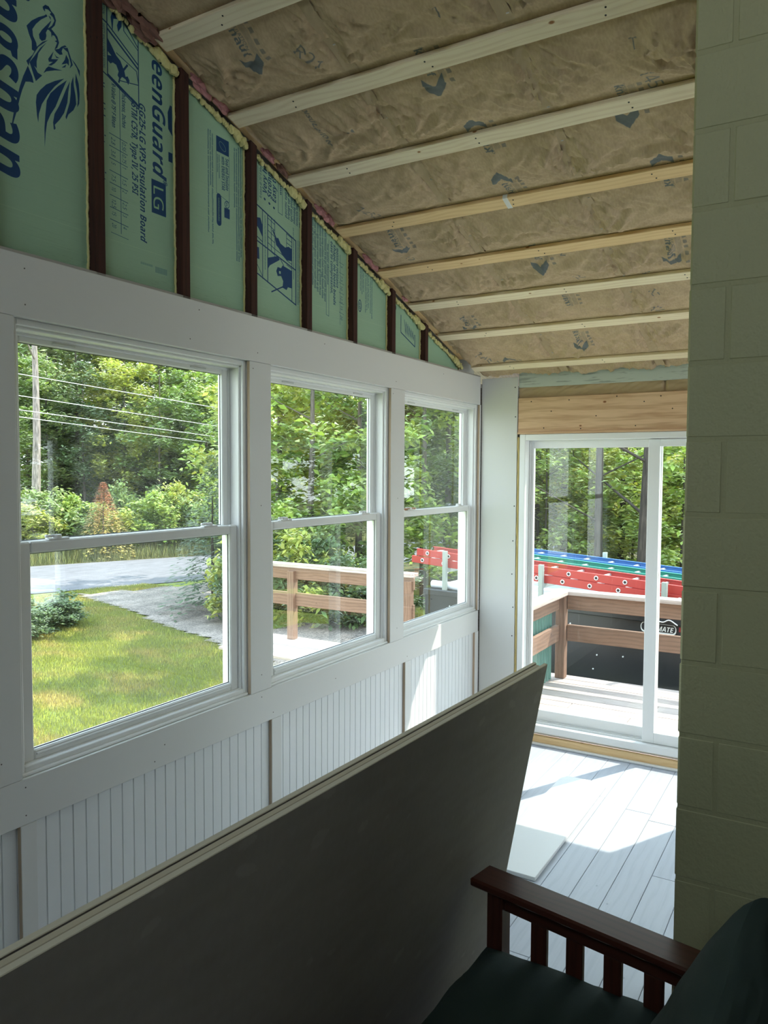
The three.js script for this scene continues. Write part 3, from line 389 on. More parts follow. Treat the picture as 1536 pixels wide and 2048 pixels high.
// ---------------------------------------------------------------- kraft faced batts under the roof
const strips = [-1.71, -2.098, -2.495, -2.887, -3.276, -3.662, -4.019, -4.394, -4.85];
const inkBlue = 'rgba(64,82,98,0.68)', inkFaint = 'rgba(64,76,86,0.42)';
function kraftTex(k, marks) { // 0.61 m by 3.4 m along the slope; canvas y runs toward the low end
  return canvasTex(620, 2048, (c, W, H) => {
    const id = c.createImageData(W, H), d = id.data;
    for (let j = 0; j < H; j++) for (let i = 0; i < W; i++) { const a = 0.03 * n2(i / 90 + k * 9, j / 90) + 0.03 * n2(i / 14, j / 14 + k) + 0.02 * n2(i / 3, j / 5), q = (j * W + i) * 4; d[q] = (184 + a * 210); d[q + 1] = (159 + a * 200); d[q + 2] = (126 + a * 180); d[q + 3] = 255; }
    c.putImageData(id, 0, 0);
    const S = W / 0.61, X = (x) => (x - k * 0.6 + 0.005) * S, Y = (z) => (-1.6 - z) / 3.4 * H, SY = H / 3.4;
    for (const [type, x, z, o = {}] of marks) {
      c.save(); c.translate(X(x), Y(z)); c.scale(1, SY / S); c.fillStyle = inkBlue; c.strokeStyle = inkBlue;
      const f = o.flip ? -1 : 1;
      if (type === 'arrow') { // chevron block with the maker's word beside its tail
        c.scale(1, f); c.beginPath(); c.moveTo(-0.042 * S, -0.005 * S); c.lineTo(0, 0.036 * S); c.lineTo(0.042 * S, -0.005 * S); c.lineTo(0.042 * S, -0.045 * S); c.lineTo(0, -0.012 * S); c.lineTo(-0.042 * S, -0.045 * S); c.closePath(); c.fill();
        c.save(); c.rotate(Math.PI / 2); c.font = `bold ${0.042 * S}px sans-serif`; c.fillText('knauf', -0.16 * S, 0.012 * S); c.font = `${0.018 * S}px sans-serif`; c.fillText('INSULATION', -0.165 * S, -0.012 * S); c.restore();
        c.fillStyle = inkFaint; for (let i = 0; i < 5; i++) { c.fillRect(0.062 * S, (-0.15 + i * 0.032) * S, 0.017 * S, 0.017 * S); c.clearRect; } for (let i = 0; i < 6; i++) c.fillRect((0.032 + i * 0.004) * S, -0.15 * S, 0.0014 * S, 0.12 * S);
      } else { c.rotate(o.rot ?? 0); c.font = `${o.font ?? 'bold italic'} ${(o.size ?? 0.06) * S}px sans-serif`; c.globalAlpha = o.a ?? 0.8; c.fillText(type, 0, 0); }
      c.restore();
    }
  }, { rep: [1, 1] });
}
const kraftMarks = [
  [['arrow', 0.29, -2.25], ['R21', 0.46, -2.24, { rot: 1.2, size: 0.07, font: '' }], ['INSULATION', 0.3, -2.5, { rot: 1.5, size: 0.03 }], ['3', 0.42, -2.62, { rot: 1.5 }], ['14523', 0.19, -3.06, { rot: 1.4, size: 0.07, font: '' }], ['arrow', 0.24, -3.45], ['12', 0.2, -3.52, { size: 0.05, rot: 1.2, font: '' }], ['arrow', 0.24, -4.29], ['14523', 0.12, -4.58, { rot: 1.3, size: 0.08, font: '' }], ['arrow', 0.3, -4.72, { flip: 1 }]],
  [['arrow', 0.87, -2.57], ['arrow', 0.92, -2.78, { flip: 1 }], ['arrow', 0.91, -3.08, { flip: 1 }], ['arrow', 0.86, -3.75], ['2', 0.97, -3.7, { font: '' }], ['12', 0.97, -3.86, { rot: 1.2, font: '', size: 0.07 }], ['arrow', 0.88, -3.99, { flip: 1 }], ['arrow', 0.82, -4.6], ['1', 1.0, -2.3, { font: '' }]],
  [['arrow', 1.47, -2.93], ['14523', 1.55, -2.72, { rot: 1.4, size: 0.07, font: '' }], ['T', 1.55, -2.62, { font: '', size: 0.05 }], ['arrow', 1.54, -3.17, { flip: 1 }], ['arrow', 1.47, -3.83], ['3', 1.3, -3.93, { rot: 1.3, font: '' }], ['R21', 1.28, -4.22, { rot: 1.4, font: '', size: 0.07 }], ['12', 1.3, -4.08, { font: '', rot: 1.2 }], ['arrow', 1.5, -2.1]],
  [['arrow', 2.1, -2.7], ['arrow', 2.1, -3.5]],
];
const battLabels = ['brown kraft faced batt along the green gable wall, marked R21', 'brown kraft faced batt second from the gable wall', 'brown kraft faced batt running up beside the chimney', 'brown kraft faced batt above the chimney'];
for (let k = 0; k < 7; k++) {
  const b = thing('insulation_batt', battLabels[k] ?? 'brown kraft faced batt hidden behind the chimney', 'insulation', { group: 'kraft faced batts between the rafters' });
  const zs = []; if (k < 4) { for (let z = FAR + 0.01; z < -1.6; z += 0.0115) zs.push(z); } else for (let z = FAR + 0.01; z < -1.6; z += 0.2) zs.push(z);
  for (let z = -1.6; z < BACK - 0.05; z += 0.15) zs.push(z); zs.push(BACK - 0.01);
  const nx = k < 4 ? 60 : 8, x0 = k * 0.6 + (k ? 0 : 0.006), x1 = Math.min(EAST - 0.005, (k + 1) * 0.6), P = [], U = [], I = [];
  const sx = (x, z) => 0; void sx;
  zs.forEach((z) => { for (let i = 0; i <= nx; i++) { const x = lerp(x0, x1, i / nx);
    let near = 9, cell = 0; strips.forEach((s, q) => { const dz = z - (s + 0.035); if (Math.abs(dz) < Math.abs(near)) { near = dz; cell = q; } });
    const e = Math.min(x - x0, x1 - x), free = smooth(0.034, 0.16, Math.abs(near)) , side = smooth(0.0, 0.1, e);
    const cz = z * 1.0, ang = 0.9 * Math.sin(cell * 2.3 + k * 1.7), ax = x * Math.cos(ang) + cz * Math.sin(ang), az = -x * Math.sin(ang) + cz * Math.cos(ang);
    const warp = 0.1 * n2(x * 2.1 + k * 5, z * 2.1);
    const fold = Math.pow(1 - Math.abs(n2(ax * 0.9 + warp + k * 3, az * 7.5 + warp * 5)), 4.2), fold2 = Math.pow(1 - Math.abs(n2(ax * 1.7 + 20 + warp, az * 17 + k + warp * 4)), 5);
    const crease = Math.pow(1 - Math.abs(n2(x * 3.1 + z * 4.7 + k * 7, x * 8.3 - z * 5.2 + warp * 3)), 7);
    const pz = z - strips.reduce((b, q) => (Math.abs(z - q - 0.035) < Math.abs(z - b - 0.035) ? q : b), strips[0]) - 0.035, px = x - x0 < x1 - x ? x - x0 : x - x1, pr = Math.hypot(px, pz), pa = Math.atan2(pz, px);
    const ray = Math.pow(1 - Math.abs(n2(pa * 3.4 + k * 3 + cell * 5, pr * 0.8)), 4) * Math.exp(-pr / 0.24) * smooth(0.015, 0.07, pr);
    const amount = 0.35 + 0.65 * smooth(-0.3, 0.5, n2(x * 1.7 + 3, z * 1.6 + k));
    // folds gather toward the stapled seams
    const s2 = e < 0.2 ? Math.pow(1 - Math.abs(n2((x0 + k) * 3 + e * 2, z * 26 + n2(e * 9, z * 4))), 2) * smooth(0.2, 0.03, e) * smooth(0.018, 0.04, e) : 0;
    let y = roofY(z) + 0.02 - 0.026 * free * side * (0.6 + 0.5 * n2(x * 2 + k * 4, z * 2.2)) - (0.024 * fold + 0.012 * fold2 + 0.007 * crease) * amount * (0.25 + 0.75 * free) - 0.014 * s2 * (0.3 + 0.7 * free) - 0.034 * ray * (0.25 + 0.75 * free) - 0.0016 * n2(x * 40, z * 40);
    y += 0.012 * smooth(0.03, 0.0, e) * (0.4 + 0.6 * free); // seam valley over the rafter
    if (Math.abs(near) < 0.048) y = Math.max(y, roofY(z) + 0.0205);
    y += 0.03 * smooth(-4.84, -4.95, z);
    P.push(x, y, z); U.push((x - k * 0.6 + 0.005) / 0.61, 1 - (-1.6 - z) / 3.4); } });
  for (let j = 0; j + 1 < zs.length; j++) for (let i = 0; i < nx; i++) { const a = j * (nx + 1) + i, q = a + nx + 1; I.push(a, a + 1, q, a + 1, q + 1, q); }
  const g = new THREE.BufferGeometry(); g.setAttribute('position', new THREE.Float32BufferAttribute(P, 3)); g.setAttribute('uv', new THREE.Float32BufferAttribute(U, 2)); g.setIndex(I); g.computeVertexNormals();
  mesh('kraft_facing', g, std(0xffffff, 0.72, { map: k < 4 ? kraftTex(k, kraftMarks[k]) : null, side: THREE.DoubleSide }), b);
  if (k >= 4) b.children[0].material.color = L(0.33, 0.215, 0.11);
  if (k > 0 && k < 4) { // stapled flange along the near seam
    const st = [], fl = [], r = rng(60 + k);
    for (let z = -1.65; z > FAR + 0.1; z -= 0.14 + r() * 0.1) { let on = false; for (const s of strips) if (z < s + 0.08 && z > s - 0.02) on = true; if (on) continue; const x = x0 + 0.012 + r() * 0.012; st.push(box(x - 0.005, x + 0.005, roofY(z) + 0.006, roofY(z) + 0.01, z - 0.0008, z + 0.0008, 0.0003)); }
    mesh('staple', st, M.metal, b).userData.kind = 'stuff';
    const q = new THREE.PlaneGeometry(0.05, 3.3, 6, 280), p = q.attributes.position; q.rotateX(Math.PI / 2); for (let i = 0; i < p.count; i++) { const z = p.getZ(i) - 3.3, x = p.getX(i); p.setXYZ(i, x0 + 0.006 + x + 0.006 * n2(z * 3, k), Math.max(roofY(z) + 0.014 - 0.005 * Math.abs(n2(x * 30, z * 14)) - 0.004 * n2(z * 5, x * 20), roofY(z) + (strips.some((q) => Math.abs(z - q - 0.035) < 0.05) ? 0.0212 : 0.004)), z); }
    q.computeVertexNormals(); void fl; mesh('seam_flange', plain(q), std(L(0.43, 0.32, 0.195), 0.75, { side: THREE.DoubleSide }), b);
  }
}
// furring strips nailed across
strips.forEach((z, i) => {
  const lab = ['out over the window head', 'first below the top of the gable', 'second, meeting the badge board', 'third, meeting the picture board', 'fourth, with a scrap of white tape', 'fifth, orange toned', 'sixth, pale and knotted', 'seventh, pale, near the low end', 'lowest, against the white beam'][i];
  const s = thing('furring_strip', `bare pine furring strip across the ceiling paper, ${lab}`, 'furring strip', { group: 'furring strips under the ceiling', pos: [0, roofY(z + 0.035) , z + 0.035] });
  s.rotation.x = -slopeTurn;
  const r = rng(90 + i), mat = [M.pine, M.pine, M.pine, M.pine, M.pineWarm, M.pineWarm, M.pinePale, M.pinePale, M.pinePale][i];
  mesh('strip', box(i === 8 ? 0.012 : -0.012 + r() * 0.01, EAST - 0.01, 0, 0.0185, -0.036, 0.036, 0.002, 'x', i * 0.7, i * 0.23), mat, s);
  for (let x = 0.3; x < 2.4; x += 0.6) for (const dz of [-0.014, 0.015]) mesh('nail', plain(new THREE.CylinderGeometry(0.0034, 0.0034, 0.0014, 8).translate(x + (r() - 0.5) * 0.03 - 0.0, -0.0003, dz)), M.black, s);
  if (i === 4) mesh('tape', box(0.87, 0.892, -0.0012, 0.0188, -0.0368, 0.0368, 0.0003), M.white, s, 'scrap of white tape');
});
// ---------------------------------------------------------------- painted block chimney
{
  const c = thing('chimney', 'olive green painted concrete block chimney rising through the ceiling', 'chimney');
  const mat = std(L(0.37, 0.355, 0.2), 0.62, { bumpMap: grit, bumpScale: 0.0022 }), joint = std(L(0.355, 0.34, 0.19), 0.7, { bumpMap: grit, bumpScale: 0.002 });
  const X0 = 1.815, X1 = 2.628, Z0 = -2.22, Z1 = -2.83, top = roofY(Z1) + 0.0, r = rng(77);
  mesh('mortar', box(X0 + 0.0022, X1 - 0.004, 0.001, top, Z1 + 0.004, Z0 - 0.0018, 0.002), joint, c);
  const ys = [0.001]; for (let y = 0.113; y < top; y += 0.2032) ys.push(y); ys.push(top);
  for (let i = 0; i + 1 < ys.length; i++) {
    const cuts = i % 2 ? [X0, X0 + 0.098, X0 + 0.504, X1] : [X0, X0 + 0.301, X0 + 0.707, X1];
    for (let j = 0; j < 3; j++) { const jit = () => (r() - 0.5) * 0.0032; mesh('block', box(cuts[j] + (j ? 0.0022 : jit()), cuts[j + 1] - (j < 2 ? 0.0022 : 0), ys[i] + 0.0024, ys[i + 1] - 0.002, Z0 - 0.19, Z0 + jit() * 0.5, 0.006, 'x', r() * 3, r() * 3), mat, c); }
    mesh('block', box(X0 + (r() - 0.5) * 0.003, X1 - 0.001, ys[i] + 0.0034, ys[i + 1] - 0.003, Z1, Z0 - 0.196, 0.0045, 'z', r() * 3, r()), mat, c);
  }
}
// ---------------------------------------------------------------- leaning sheets
{
  const T = new THREE.Vector3(1.344, 1.2, -2.514), dir = new THREE.Vector3(0.068, 0, -1.943).normalize();
  const lab = ['grey faced wallboard sheet leaning outermost, against the chair arm', 'wallboard sheet leaning in the middle of the stack', 'wallboard sheet leaning innermost of the stack, toward the window wall'];
  const th = 0.0128, lean = Math.atan2(0.22, 1.2), ppr = dataTex(256, 256, (u, v) => { const a = 0.56 + 0.02 * tn(u, v, 5, 2, 30) + 0.012 * tn(u, v, 60, 3) + (tn(u, v, 9, 7, 20) > 0.62 ? 0.035 : 0); return [a, a * 0.955, a * 0.91]; }, { rep: [1 / 1.2, 1 / 1.2] });
  const face = std(0xffffff, 0.8, { map: ppr }), cut = std(L(0.5, 0.44, 0.33), 0.8), cut2 = std(L(0.6, 0.55, 0.44), 0.8);
  for (let i = 0; i < 3; i++) {
    const s = thing('wallboard_sheet', lab[i], 'wallboard', { group: 'leaning wallboard sheets' });
    const yaw = Math.atan2(-dir.x, -dir.z), off = i * (th + 0.0042);
    // local: length along -z, height along y, thickness toward -x
    s.rotation.order = 'YXZ'; s.rotation.y = yaw; s.rotation.z = -lean;
    const slide = [0, 0.03, 0.012][i], drop = [0.0, -0.001, 0.002][i];
    const foot = new THREE.Vector3(1.124, 0.002, -2.514).addScaledVector(dir, -slide).add(new THREE.Vector3(-off / Math.cos(lean), 0, 0)); s.position.copy(foot);
    const len = 2.438, hgt = 1.219 + drop;
    mesh('face', box(-th + 0.0008, -0.0004, 0.001, hgt - 0.001, 0.001, len - 0.001, 0.001, 'z', i), face, s);
    mesh('cut_edge', [box(-th, 0, hgt - 0.003, hgt, 0, len, 0.0012, 'z'), box(-th, 0, 0, hgt, 0, 0.0025, 0.001, 'y')], i === 1 ? cut : cut2, s, 'pale tan sheet edge');
  }
}
// white board lying on the floor beyond the sheets
{
  const b = thing('trim_board', 'white trim board lying flat on the floor beside the leaning sheets', 'board');
  mesh('plank', box(0.78, 1.045, 0.002, 0.021, -4.5, -3.27, 0.002, 'z'), M.white, b);
}
// ---------------------------------------------------------------- mission style armchair
{
  const ch = thing('armchair', 'dark wood slatted armchair with dark green cushions beside the chimney', 'chair', { pos: [1.243, 0, -2.18], turn: -2 * DEG });
  const fabTex = dataTex(128, 128, (u, v) => { const a = 0.5 + 0.22 * Math.sin(u * 6.283 * 32) * Math.sin(v * 6.283 * 32) + 0.25 * tn(u, v, 30, 6); return [a, a, a]; }, { srgb: false, rep: [14, 14] });
  const fabric = new THREE.MeshPhysicalMaterial({ color: L(0.016, 0.034, 0.03), roughness: 0.95, bumpMap: fabTex, bumpScale: 0.0012, sheen: 0.3, sheenRoughness: 0.6, sheenColor: L(0.1, 0.16, 0.14) });
  const w = 1.02, arm = (z, skew) => { 
const put = (m) => { m.position.set(0, 0, z); m.rotation.y = skew; m.position.x += 0; };
    put(mesh('armrest', box(0, 0.78, 0.575, 0.602, -0.055, +0.055, 0.006, 'x', z), M.mahogany, ch)); 
    put(mesh('leg', box(0.045, 0.1, 0.001, 0.575, -0.026, +0.026, 0.004, 'y', z), M.mahogany, ch)); 
    put(mesh('leg', box(0.69, 0.745, 0.001, 0.575, -0.026, +0.026, 0.004, 'y', z), M.mahogany, ch)); 
    put(mesh('arm_apron', box(0.1, 0.69, 0.515, 0.575, -0.012, +0.012, 0.003, 'x', z), M.mahogany, ch)); 
    put(mesh('side_rail', box(0.1, 0.69, 0.2, 0.27, -0.012, +0.012, 0.003, 'x', z), M.mahogany, ch)); 
    for (const x of [0.19, 0.305, 0.42, 0.535]) put(mesh('slat', box(x, x + 0.052, 0.27, 0.515, -0.008, +0.008, 0.002, 'y', x), M.mahogany, ch)); 
  };
  arm(0, -8.5 * DEG); arm(w, 8.5 * DEG);
  mesh('front_rail', box(0.055, 0.085, 0.2, 0.29, 0.026, w - 0.026, 0.003, 'z'), M.mahogany, ch);
  mesh('back_rail', box(0.7, 0.73, 0.2, 0.29, 0.026, w - 0.026, 0.003, 'z'), M.mahogany, ch);
  mesh('seat_slats', [0, 1, 2, 3].map((i) => box(0.1 + i * 0.15, 0.19 + i * 0.15, 0.275, 0.29, 0.03, w - 0.03, 0.002, 'z')), M.mahogany, ch);
  const cushion = (lx, ly, lz, seed) => { // puffed box
    const g = new THREE.BoxGeometry(lx, ly, lz, 28, 12, 28), p = g.attributes.position;
    for (let i = 0; i < p.count; i++) { let x = p.getX(i) / lx * 2, y = p.getY(i) / ly * 2, z = p.getZ(i) / lz * 2; const rx = Math.pow(Math.abs(x), 5), rz = Math.pow(Math.abs(z), 5), puff = 1 - 0.42 * Math.max(rx, rz) - 0.1 * Math.min(rx, rz); const ry = 1 - 0.09 * y * y * 0 - 0.06 * Math.pow(Math.abs(y), 3); const k = 1 + 0.02 * n3(x * 2 + seed, y * 2, z * 2); p.setXYZ(i, x * lx / 2 * ry * k, y * ly / 2 * puff * (1 + 0.05 * n3(x * 1.5, z * 1.5, seed)), z * lz / 2 * ry * k); }
    g.computeVertexNormals(); return plain(g);
  };
  const seat = mesh('seat_cushion', cushion(0.66, 0.155, w - 0.06, 1), fabric, ch); seat.position.set(0.37, 0.365, w / 2);
  const back = mesh('back_cushion', cushion(0.5, 0.2, w - 0.1, 5), fabric, ch); back.position.set(0.735, 0.585, w / 2 + 0.05); back.rotation.z = 64 * DEG;
  const bs = []; for (let i = 0; i < 6; i++) bs.push(box(-0.006, 0.006, -0.3, 0.26, 0.08 + i * 0.1, 0.12 + i * 0.1, 0.002, 'y'));
  const frame = mesh('back_frame', [...bs, box(-0.014, 0.014, 0.26, 0.33, 0.03, w - 0.03, 0.004, 'z'), box(-0.014, 0.014, -0.36, -0.3, 0.03, w - 0.03, 0.004, 'z')], M.mahogany, ch); frame.position.set(0.93, 0.6, 0); frame.rotation.z = -22 * DEG;
}
// ---------------------------------------------------------------- outdoors: ground
const GY = -0.9;
const roadDir = new THREE.Vector2(0.39, -0.92).normalize(), roadOut = new THREE.Vector2(-0.92, -0.39).normalize(); // away from the house
const roadFar = new THREE.Vector2(-17.6, -13.4), beyond = (x, z) => (x - roadFar.x) * roadOut.x + (z - roadFar.y) * roadOut.y;
const groundY = (x, z) => { const b = beyond(x, z); return GY + (b > 0 ? 1.45 * smooth(0.5, 12, b) + 0.02 * Math.max(0, b - 10) : 0) + 0.05 * n2(x * 0.3, z * 0.3) * smooth(0, 3, Math.abs(b + 2.6) - 2.6); };
const onDrive = (x, z) => { // gravel drive from the road to the trailer
  const a = [[-12.2, -11.0], [-10.2, -15.6], [-3, -11.8], [6, -11.2], [6, -7.4], [-2.6, -7.6], [-7.2, -9.4]]; let c = false; for (let i = 0, j = a.length - 1; i < a.length; j = i++) if ((a[i][1] > z) !== (a[j][1] > z) && x < (a[j][0] - a[i][0]) * (z - a[i][1]) / (a[j][1] - a[i][1]) + a[i][0]) c = !c; return c; };
function patch(name, label, cat, quad, nu, nv, mat, lift, keep) { // grid over four corners
  const P = [], U = [], I = [];
  for (let j = 0; j <= nv; j++) for (let i = 0; i <= nu; i++) { const u = i / nu, v = j / nv; const x = lerp(lerp(quad[0][0], quad[1][0], u), lerp(quad[3][0], quad[2][0], u), v), z = lerp(lerp(quad[0][1], quad[1][1], u), lerp(quad[3][1], quad[2][1], u), v); P.push(x, groundY(x, z) + lift, z); U.push(x, z); }
  for (let j = 0; j < nv; j++) for (let i = 0; i < nu; i++) { const a = j * (nu + 1) + i, b = a + nu + 1; if (keep) { const mx = (P[a * 3] + P[(b + 1) * 3]) / 2, mz = (P[a * 3 + 2] + P[(b + 1) * 3 + 2]) / 2; if (!keep(mx, mz)) continue; } I.push(a, b, a + 1, a + 1, b, b + 1); }
  const g = new THREE.BufferGeometry(); g.setAttribute('position', new THREE.Float32BufferAttribute(P, 3)); g.setAttribute('uv', new THREE.Float32BufferAttribute(U, 2)); g.setIndex(I); g.computeVertexNormals();
  if (g.attributes.normal.getY(0) < 0) { for (let i = 0; i < I.length; i += 3) [I[i], I[i + 1]] = [I[i + 1], I[i]]; g.setIndex(I); g.computeVertexNormals(); }
  const m = mesh(name, g, mat); return tag(m, label, cat, null, 'structure');
}
const grassTex = dataTex(512, 512, (u, v) => { const a = tn(u, v, 5, 3) + 0.6 * tn(u, v, 16, 5), f = tn(u, v, 120, 7), dry = smooth(0.15, 0.7, a); return [lerp(0.5, 0.64, dry) + 0.08 * f, lerp(0.54, 0.58, dry) + 0.08 * f, lerp(0.2, 0.3, dry) + 0.04 * f]; }, { rep: [1 / 4, 1 / 4] });
const gravelTex = dataTex(512, 512, (u, v) => { const a = 0.6 + 0.12 * tn(u, v, 4, 3) + 0.2 * tn(u, v, 60, 5) + 0.22 * tn(u, v, 130, 6); return [a * 0.86, a * 0.79, a * 0.74]; }, { rep: [1 / 2.5, 1 / 2.5] });
const roadTex = dataTex(256, 256, (u, v) => { const a = 0.44 + 0.05 * tn(u, v, 5, 8) + 0.06 * tn(u, v, 90, 2); return [a * 0.99, a * 0.97, a]; }, { rep: [1 / 2, 1 / 2] });
const litterTex = dataTex(256, 256, (u, v) => { const a = 0.32 + 0.1 * tn(u, v, 8, 8) + 0.12 * tn(u, v, 60, 2); return [a * 0.95, a * 0.9, a * 0.5]; }, { rep: [1 / 3, 1 / 3] });
const corner = (b, t) => [roadFar.x + roadOut.x * b + roadDir.x * t, roadFar.y + roadOut.y * b + roadDir.y * t];
patch('lawn', 'mown yellow green lawn outside the windows', 'lawn', [[9, -30], [9, 12], [-30, 20], [-26, -60]].map((p) => p), 150, 150, std(0xffffff, 0.95, { map: grassTex }), 0, (x, z) => beyond(x, z) < -4.2 && !(x > -0.1 && z > -5 && z < 2));
patch('driveway', 'gravel driveway running from the road to the trailer', 'driveway', [[8, -18], [8, -6], [-15, -6], [-15, -18]], 110, 60, std(0xffffff, 0.95, { map: gravelTex }), 0.03, onDrive);
patch('road', 'grey asphalt road beyond the lawn', 'road', [corner(0, -30), corner(0, 60), corner(-5.2, 60), corner(-5.2, -30)], 60, 4, std(0xffffff, 0.85, { map: roadTex }), 0.02);
patch('verge', 'rough grassy ground rising beyond the road', 'ground', [corner(60, -40), corner(60, 80), corner(-0.3, 80), corner(-0.3, -40)], 60, 60, std(0xffffff, 0.95, { map: litterTex }), 0.0);
patch('yard', 'shaded leafy ground under the trees past the driveway', 'ground', [[40, -70], [40, -11], [-13, -11], [-8, -70]], 50, 50, std(0xffffff, 0.95, { map: litterTex }), 0.012, (x, z) => beyond(x, z) < -5 && (z < -15.8 || (x > -3 && z < -11.6)));

// ---------------------------------------------------------------- grass and foliage
const leafMat = (c, t = 0.45) => new THREE.MeshPhysicalMaterial({ color: c, roughness: 0.9, transmission: t, thickness: 0, vertexColors: true, side: THREE.DoubleSide });
function tuft(n, h, w, seed, spread) { // a few bent blades
  const P = [], N = [], C = [], r = rng(seed);
  for (let i = 0; i < n; i++) { const a = r() * 6.28, rad = spread * Math.sqrt(r()), x = Math.cos(a * 7) * rad, z = Math.sin(a * 7) * rad, hh = h * (0.6 + 0.6 * r()), lean = hh * (0.25 + 0.5 * r()), dx = Math.cos(a), dz = Math.sin(a), g = 0.75 + 0.5 * r();
    const q = [[x - dz * w, 0, z + dx * w], [x + dz * w, 0, z - dx * w], [x + dx * lean, hh, z + dz * lean]]; for (const p of q) { P.push(...p); N.push(dx * 0.4, 0.9, dz * 0.4); C.push(g, g, g * 0.9); } }
  const b = new THREE.BufferGeometry(); b.setAttribute('position', new THREE.Float32BufferAttribute(P, 3)); b.setAttribute('normal', new THREE.Float32BufferAttribute(N, 3)); b.setAttribute('color', new THREE.Float32BufferAttribute(C, 3)); b.setAttribute('uv', new THREE.Float32BufferAttribute(new Float32Array(P.length / 3 * 2), 2)); return b;
}
function scatter(name, label, cat, geo, mat, n, seed, place, colors) {
  const m = new THREE.InstancedMesh(geo, mat, n), r = rng(seed), o = new THREE.Object3D(), c = new THREE.Color(); let k = 0, tries = 0;
  while (k < n && tries++ < n * 6) { const p = place(r); if (!p) continue; o.position.set(p[0], groundY(p[0], p[1]) + (p[3] ?? 0), p[1]); o.rotation.set(0, r() * 6.28, 0); o.scale.setScalar(p[2]); o.updateMatrix(); m.setMatrixAt(k, o.matrix); m.setColorAt(k, colors(r, c, p)); k++; }
  m.count = k; m.name = numbered(name); m.castShadow = m.receiveShadow = true; scene.add(m); return tag(m, label, cat, null, 'stuff');
}
scatter('lawn_grass', 'short mown lawn grass blades, patchy yellow green', 'grass', tuft(9, 0.045, 0.0035, 3, 0.07), leafMat(L(1, 1, 1), 0.35), 60000, 41, (r) => { const x = -2.2 - r() * 10.5, z = -2 - r() * 11; if (beyond(x, z) > -5.1 || onDrive(x, z) || (x > -4.4 && z < -5 && z > -7.3)) return null; return [x, z, 0.8 + 0.5 * r()]; }, (r, c, p) => { const d = smooth(-0.1, 0.6, fbm(p[0] * 0.55, p[1] * 0.9, 3) + (r() - 0.5) * 0.3); return c.setRGB(lerp(0.4, 0.6, d), lerp(0.43, 0.48, d), lerp(0.05, 0.14, d)); });
scatter('verge_grass', 'tall wild grass along the far road edge', 'grass', tuft(12, 0.34, 0.008, 5, 0.16), leafMat(L(1, 1, 1), 0.4), 16000, 42, (r) => { const b = 0.1 + r() * 5.5, t = -14 + r() * 34, p = corner(b, t); return [p[0], p[1], (0.5 + 0.8 * r()) * smooth(-0.3, 0.9, b)]; }, (r, c) => { const d = r(); return c.setRGB(lerp(0.2, 0.4, d), lerp(0.28, 0.36, d), lerp(0.05, 0.1, d)); });

function leafGeo(seed, n, rx, ry, rz, size, { clusters = 60, hue = 0, spread = 0.42, up = 0.25, narrow = 0.5 } = {}) {
  const r = rng(seed), P = [], N = [], C = [], gauss = () => (r() + r() + r() - 1.5) * 0.9;
  const cs = Array.from({ length: clusters }, () => { let x, y, z; do { x = r() * 2 - 1; y = r() * 2 - 1; z = r() * 2 - 1; } while (x * x + y * y + z * z > 1 || x * x + y * y + z * z < 0.12); return [x * rx, y * ry, z * rz, 0.7 + 0.6 * r()]; });
  const v = new THREE.Vector3(), t1 = new THREE.Vector3(), t2 = new THREE.Vector3(), nn = new THREE.Vector3();
  for (let i = 0; i < n; i++) {
    const c = cs[Math.floor(r() * clusters)], s = spread * c[3]; v.set(c[0] + gauss() * s, c[1] + gauss() * s * 0.62, c[2] + gauss() * s);
    nn.set(gauss(), 0.6 + up + r() * 0.8, gauss()).normalize(); t1.set(gauss(), gauss() * 0.4 - 0.12, gauss()).cross(nn).normalize(); t2.crossVectors(nn, t1);
    const l = size * (0.6 + 0.8 * r()), w = l * narrow, g = 0.72 + 0.5 * r() + hue * (r() - 0.5), y = (r() - 0.35) * 0.5;
    const a = [v.x - t2.x * l, v.y - t2.y * l, v.z - t2.z * l], b = [v.x + t1.x * w + nn.x * w * 0.3, v.y + t1.y * w + nn.y * w * 0.3, v.z + t1.z * w + nn.z * w * 0.3], d = [v.x + t2.x * l, v.y + t2.y * l, v.z + t2.z * l], e = [v.x - t1.x * w + nn.x * w * 0.3, v.y - t1.y * w + nn.y * w * 0.3, v.z - t1.z * w + nn.z * w * 0.3];
    for (const q of [a, b, d, a, d, e]) { P.push(...q); N.push(nn.x, nn.y, nn.z); C.push(g * (1 + y * 0.5), g, g * (1 - y * 0.5)); }
  }
  const g = new THREE.BufferGeometry(); g.setAttribute('position', new THREE.Float32BufferAttribute(P, 3)); g.setAttribute('normal', new THREE.Float32BufferAttribute(N, 3)); g.setAttribute('color', new THREE.Float32BufferAttribute(C, 3)); g.setAttribute('uv', new THREE.Float32BufferAttribute(new Float32Array(P.length / 3 * 2), 2)); return g;
}
const crowns = [1, 2, 3, 4].map((s) => leafGeo(100 + s, 7500, 1.9, 3.4, 1.9, 0.1, { clusters: 85 }));
const bushes = [1, 2, 3].map((s) => leafGeo(200 + s, 3600, 1.0, 0.95, 1.0, 0.075, { clusters: 40, spread: 0.3 }));
const nearCrowns = [1, 2, 3].map((s) => leafGeo(300 + s, 6500, 1.7, 2.4, 1.7, 0.085, { clusters: 70, spread: 0.36 }));
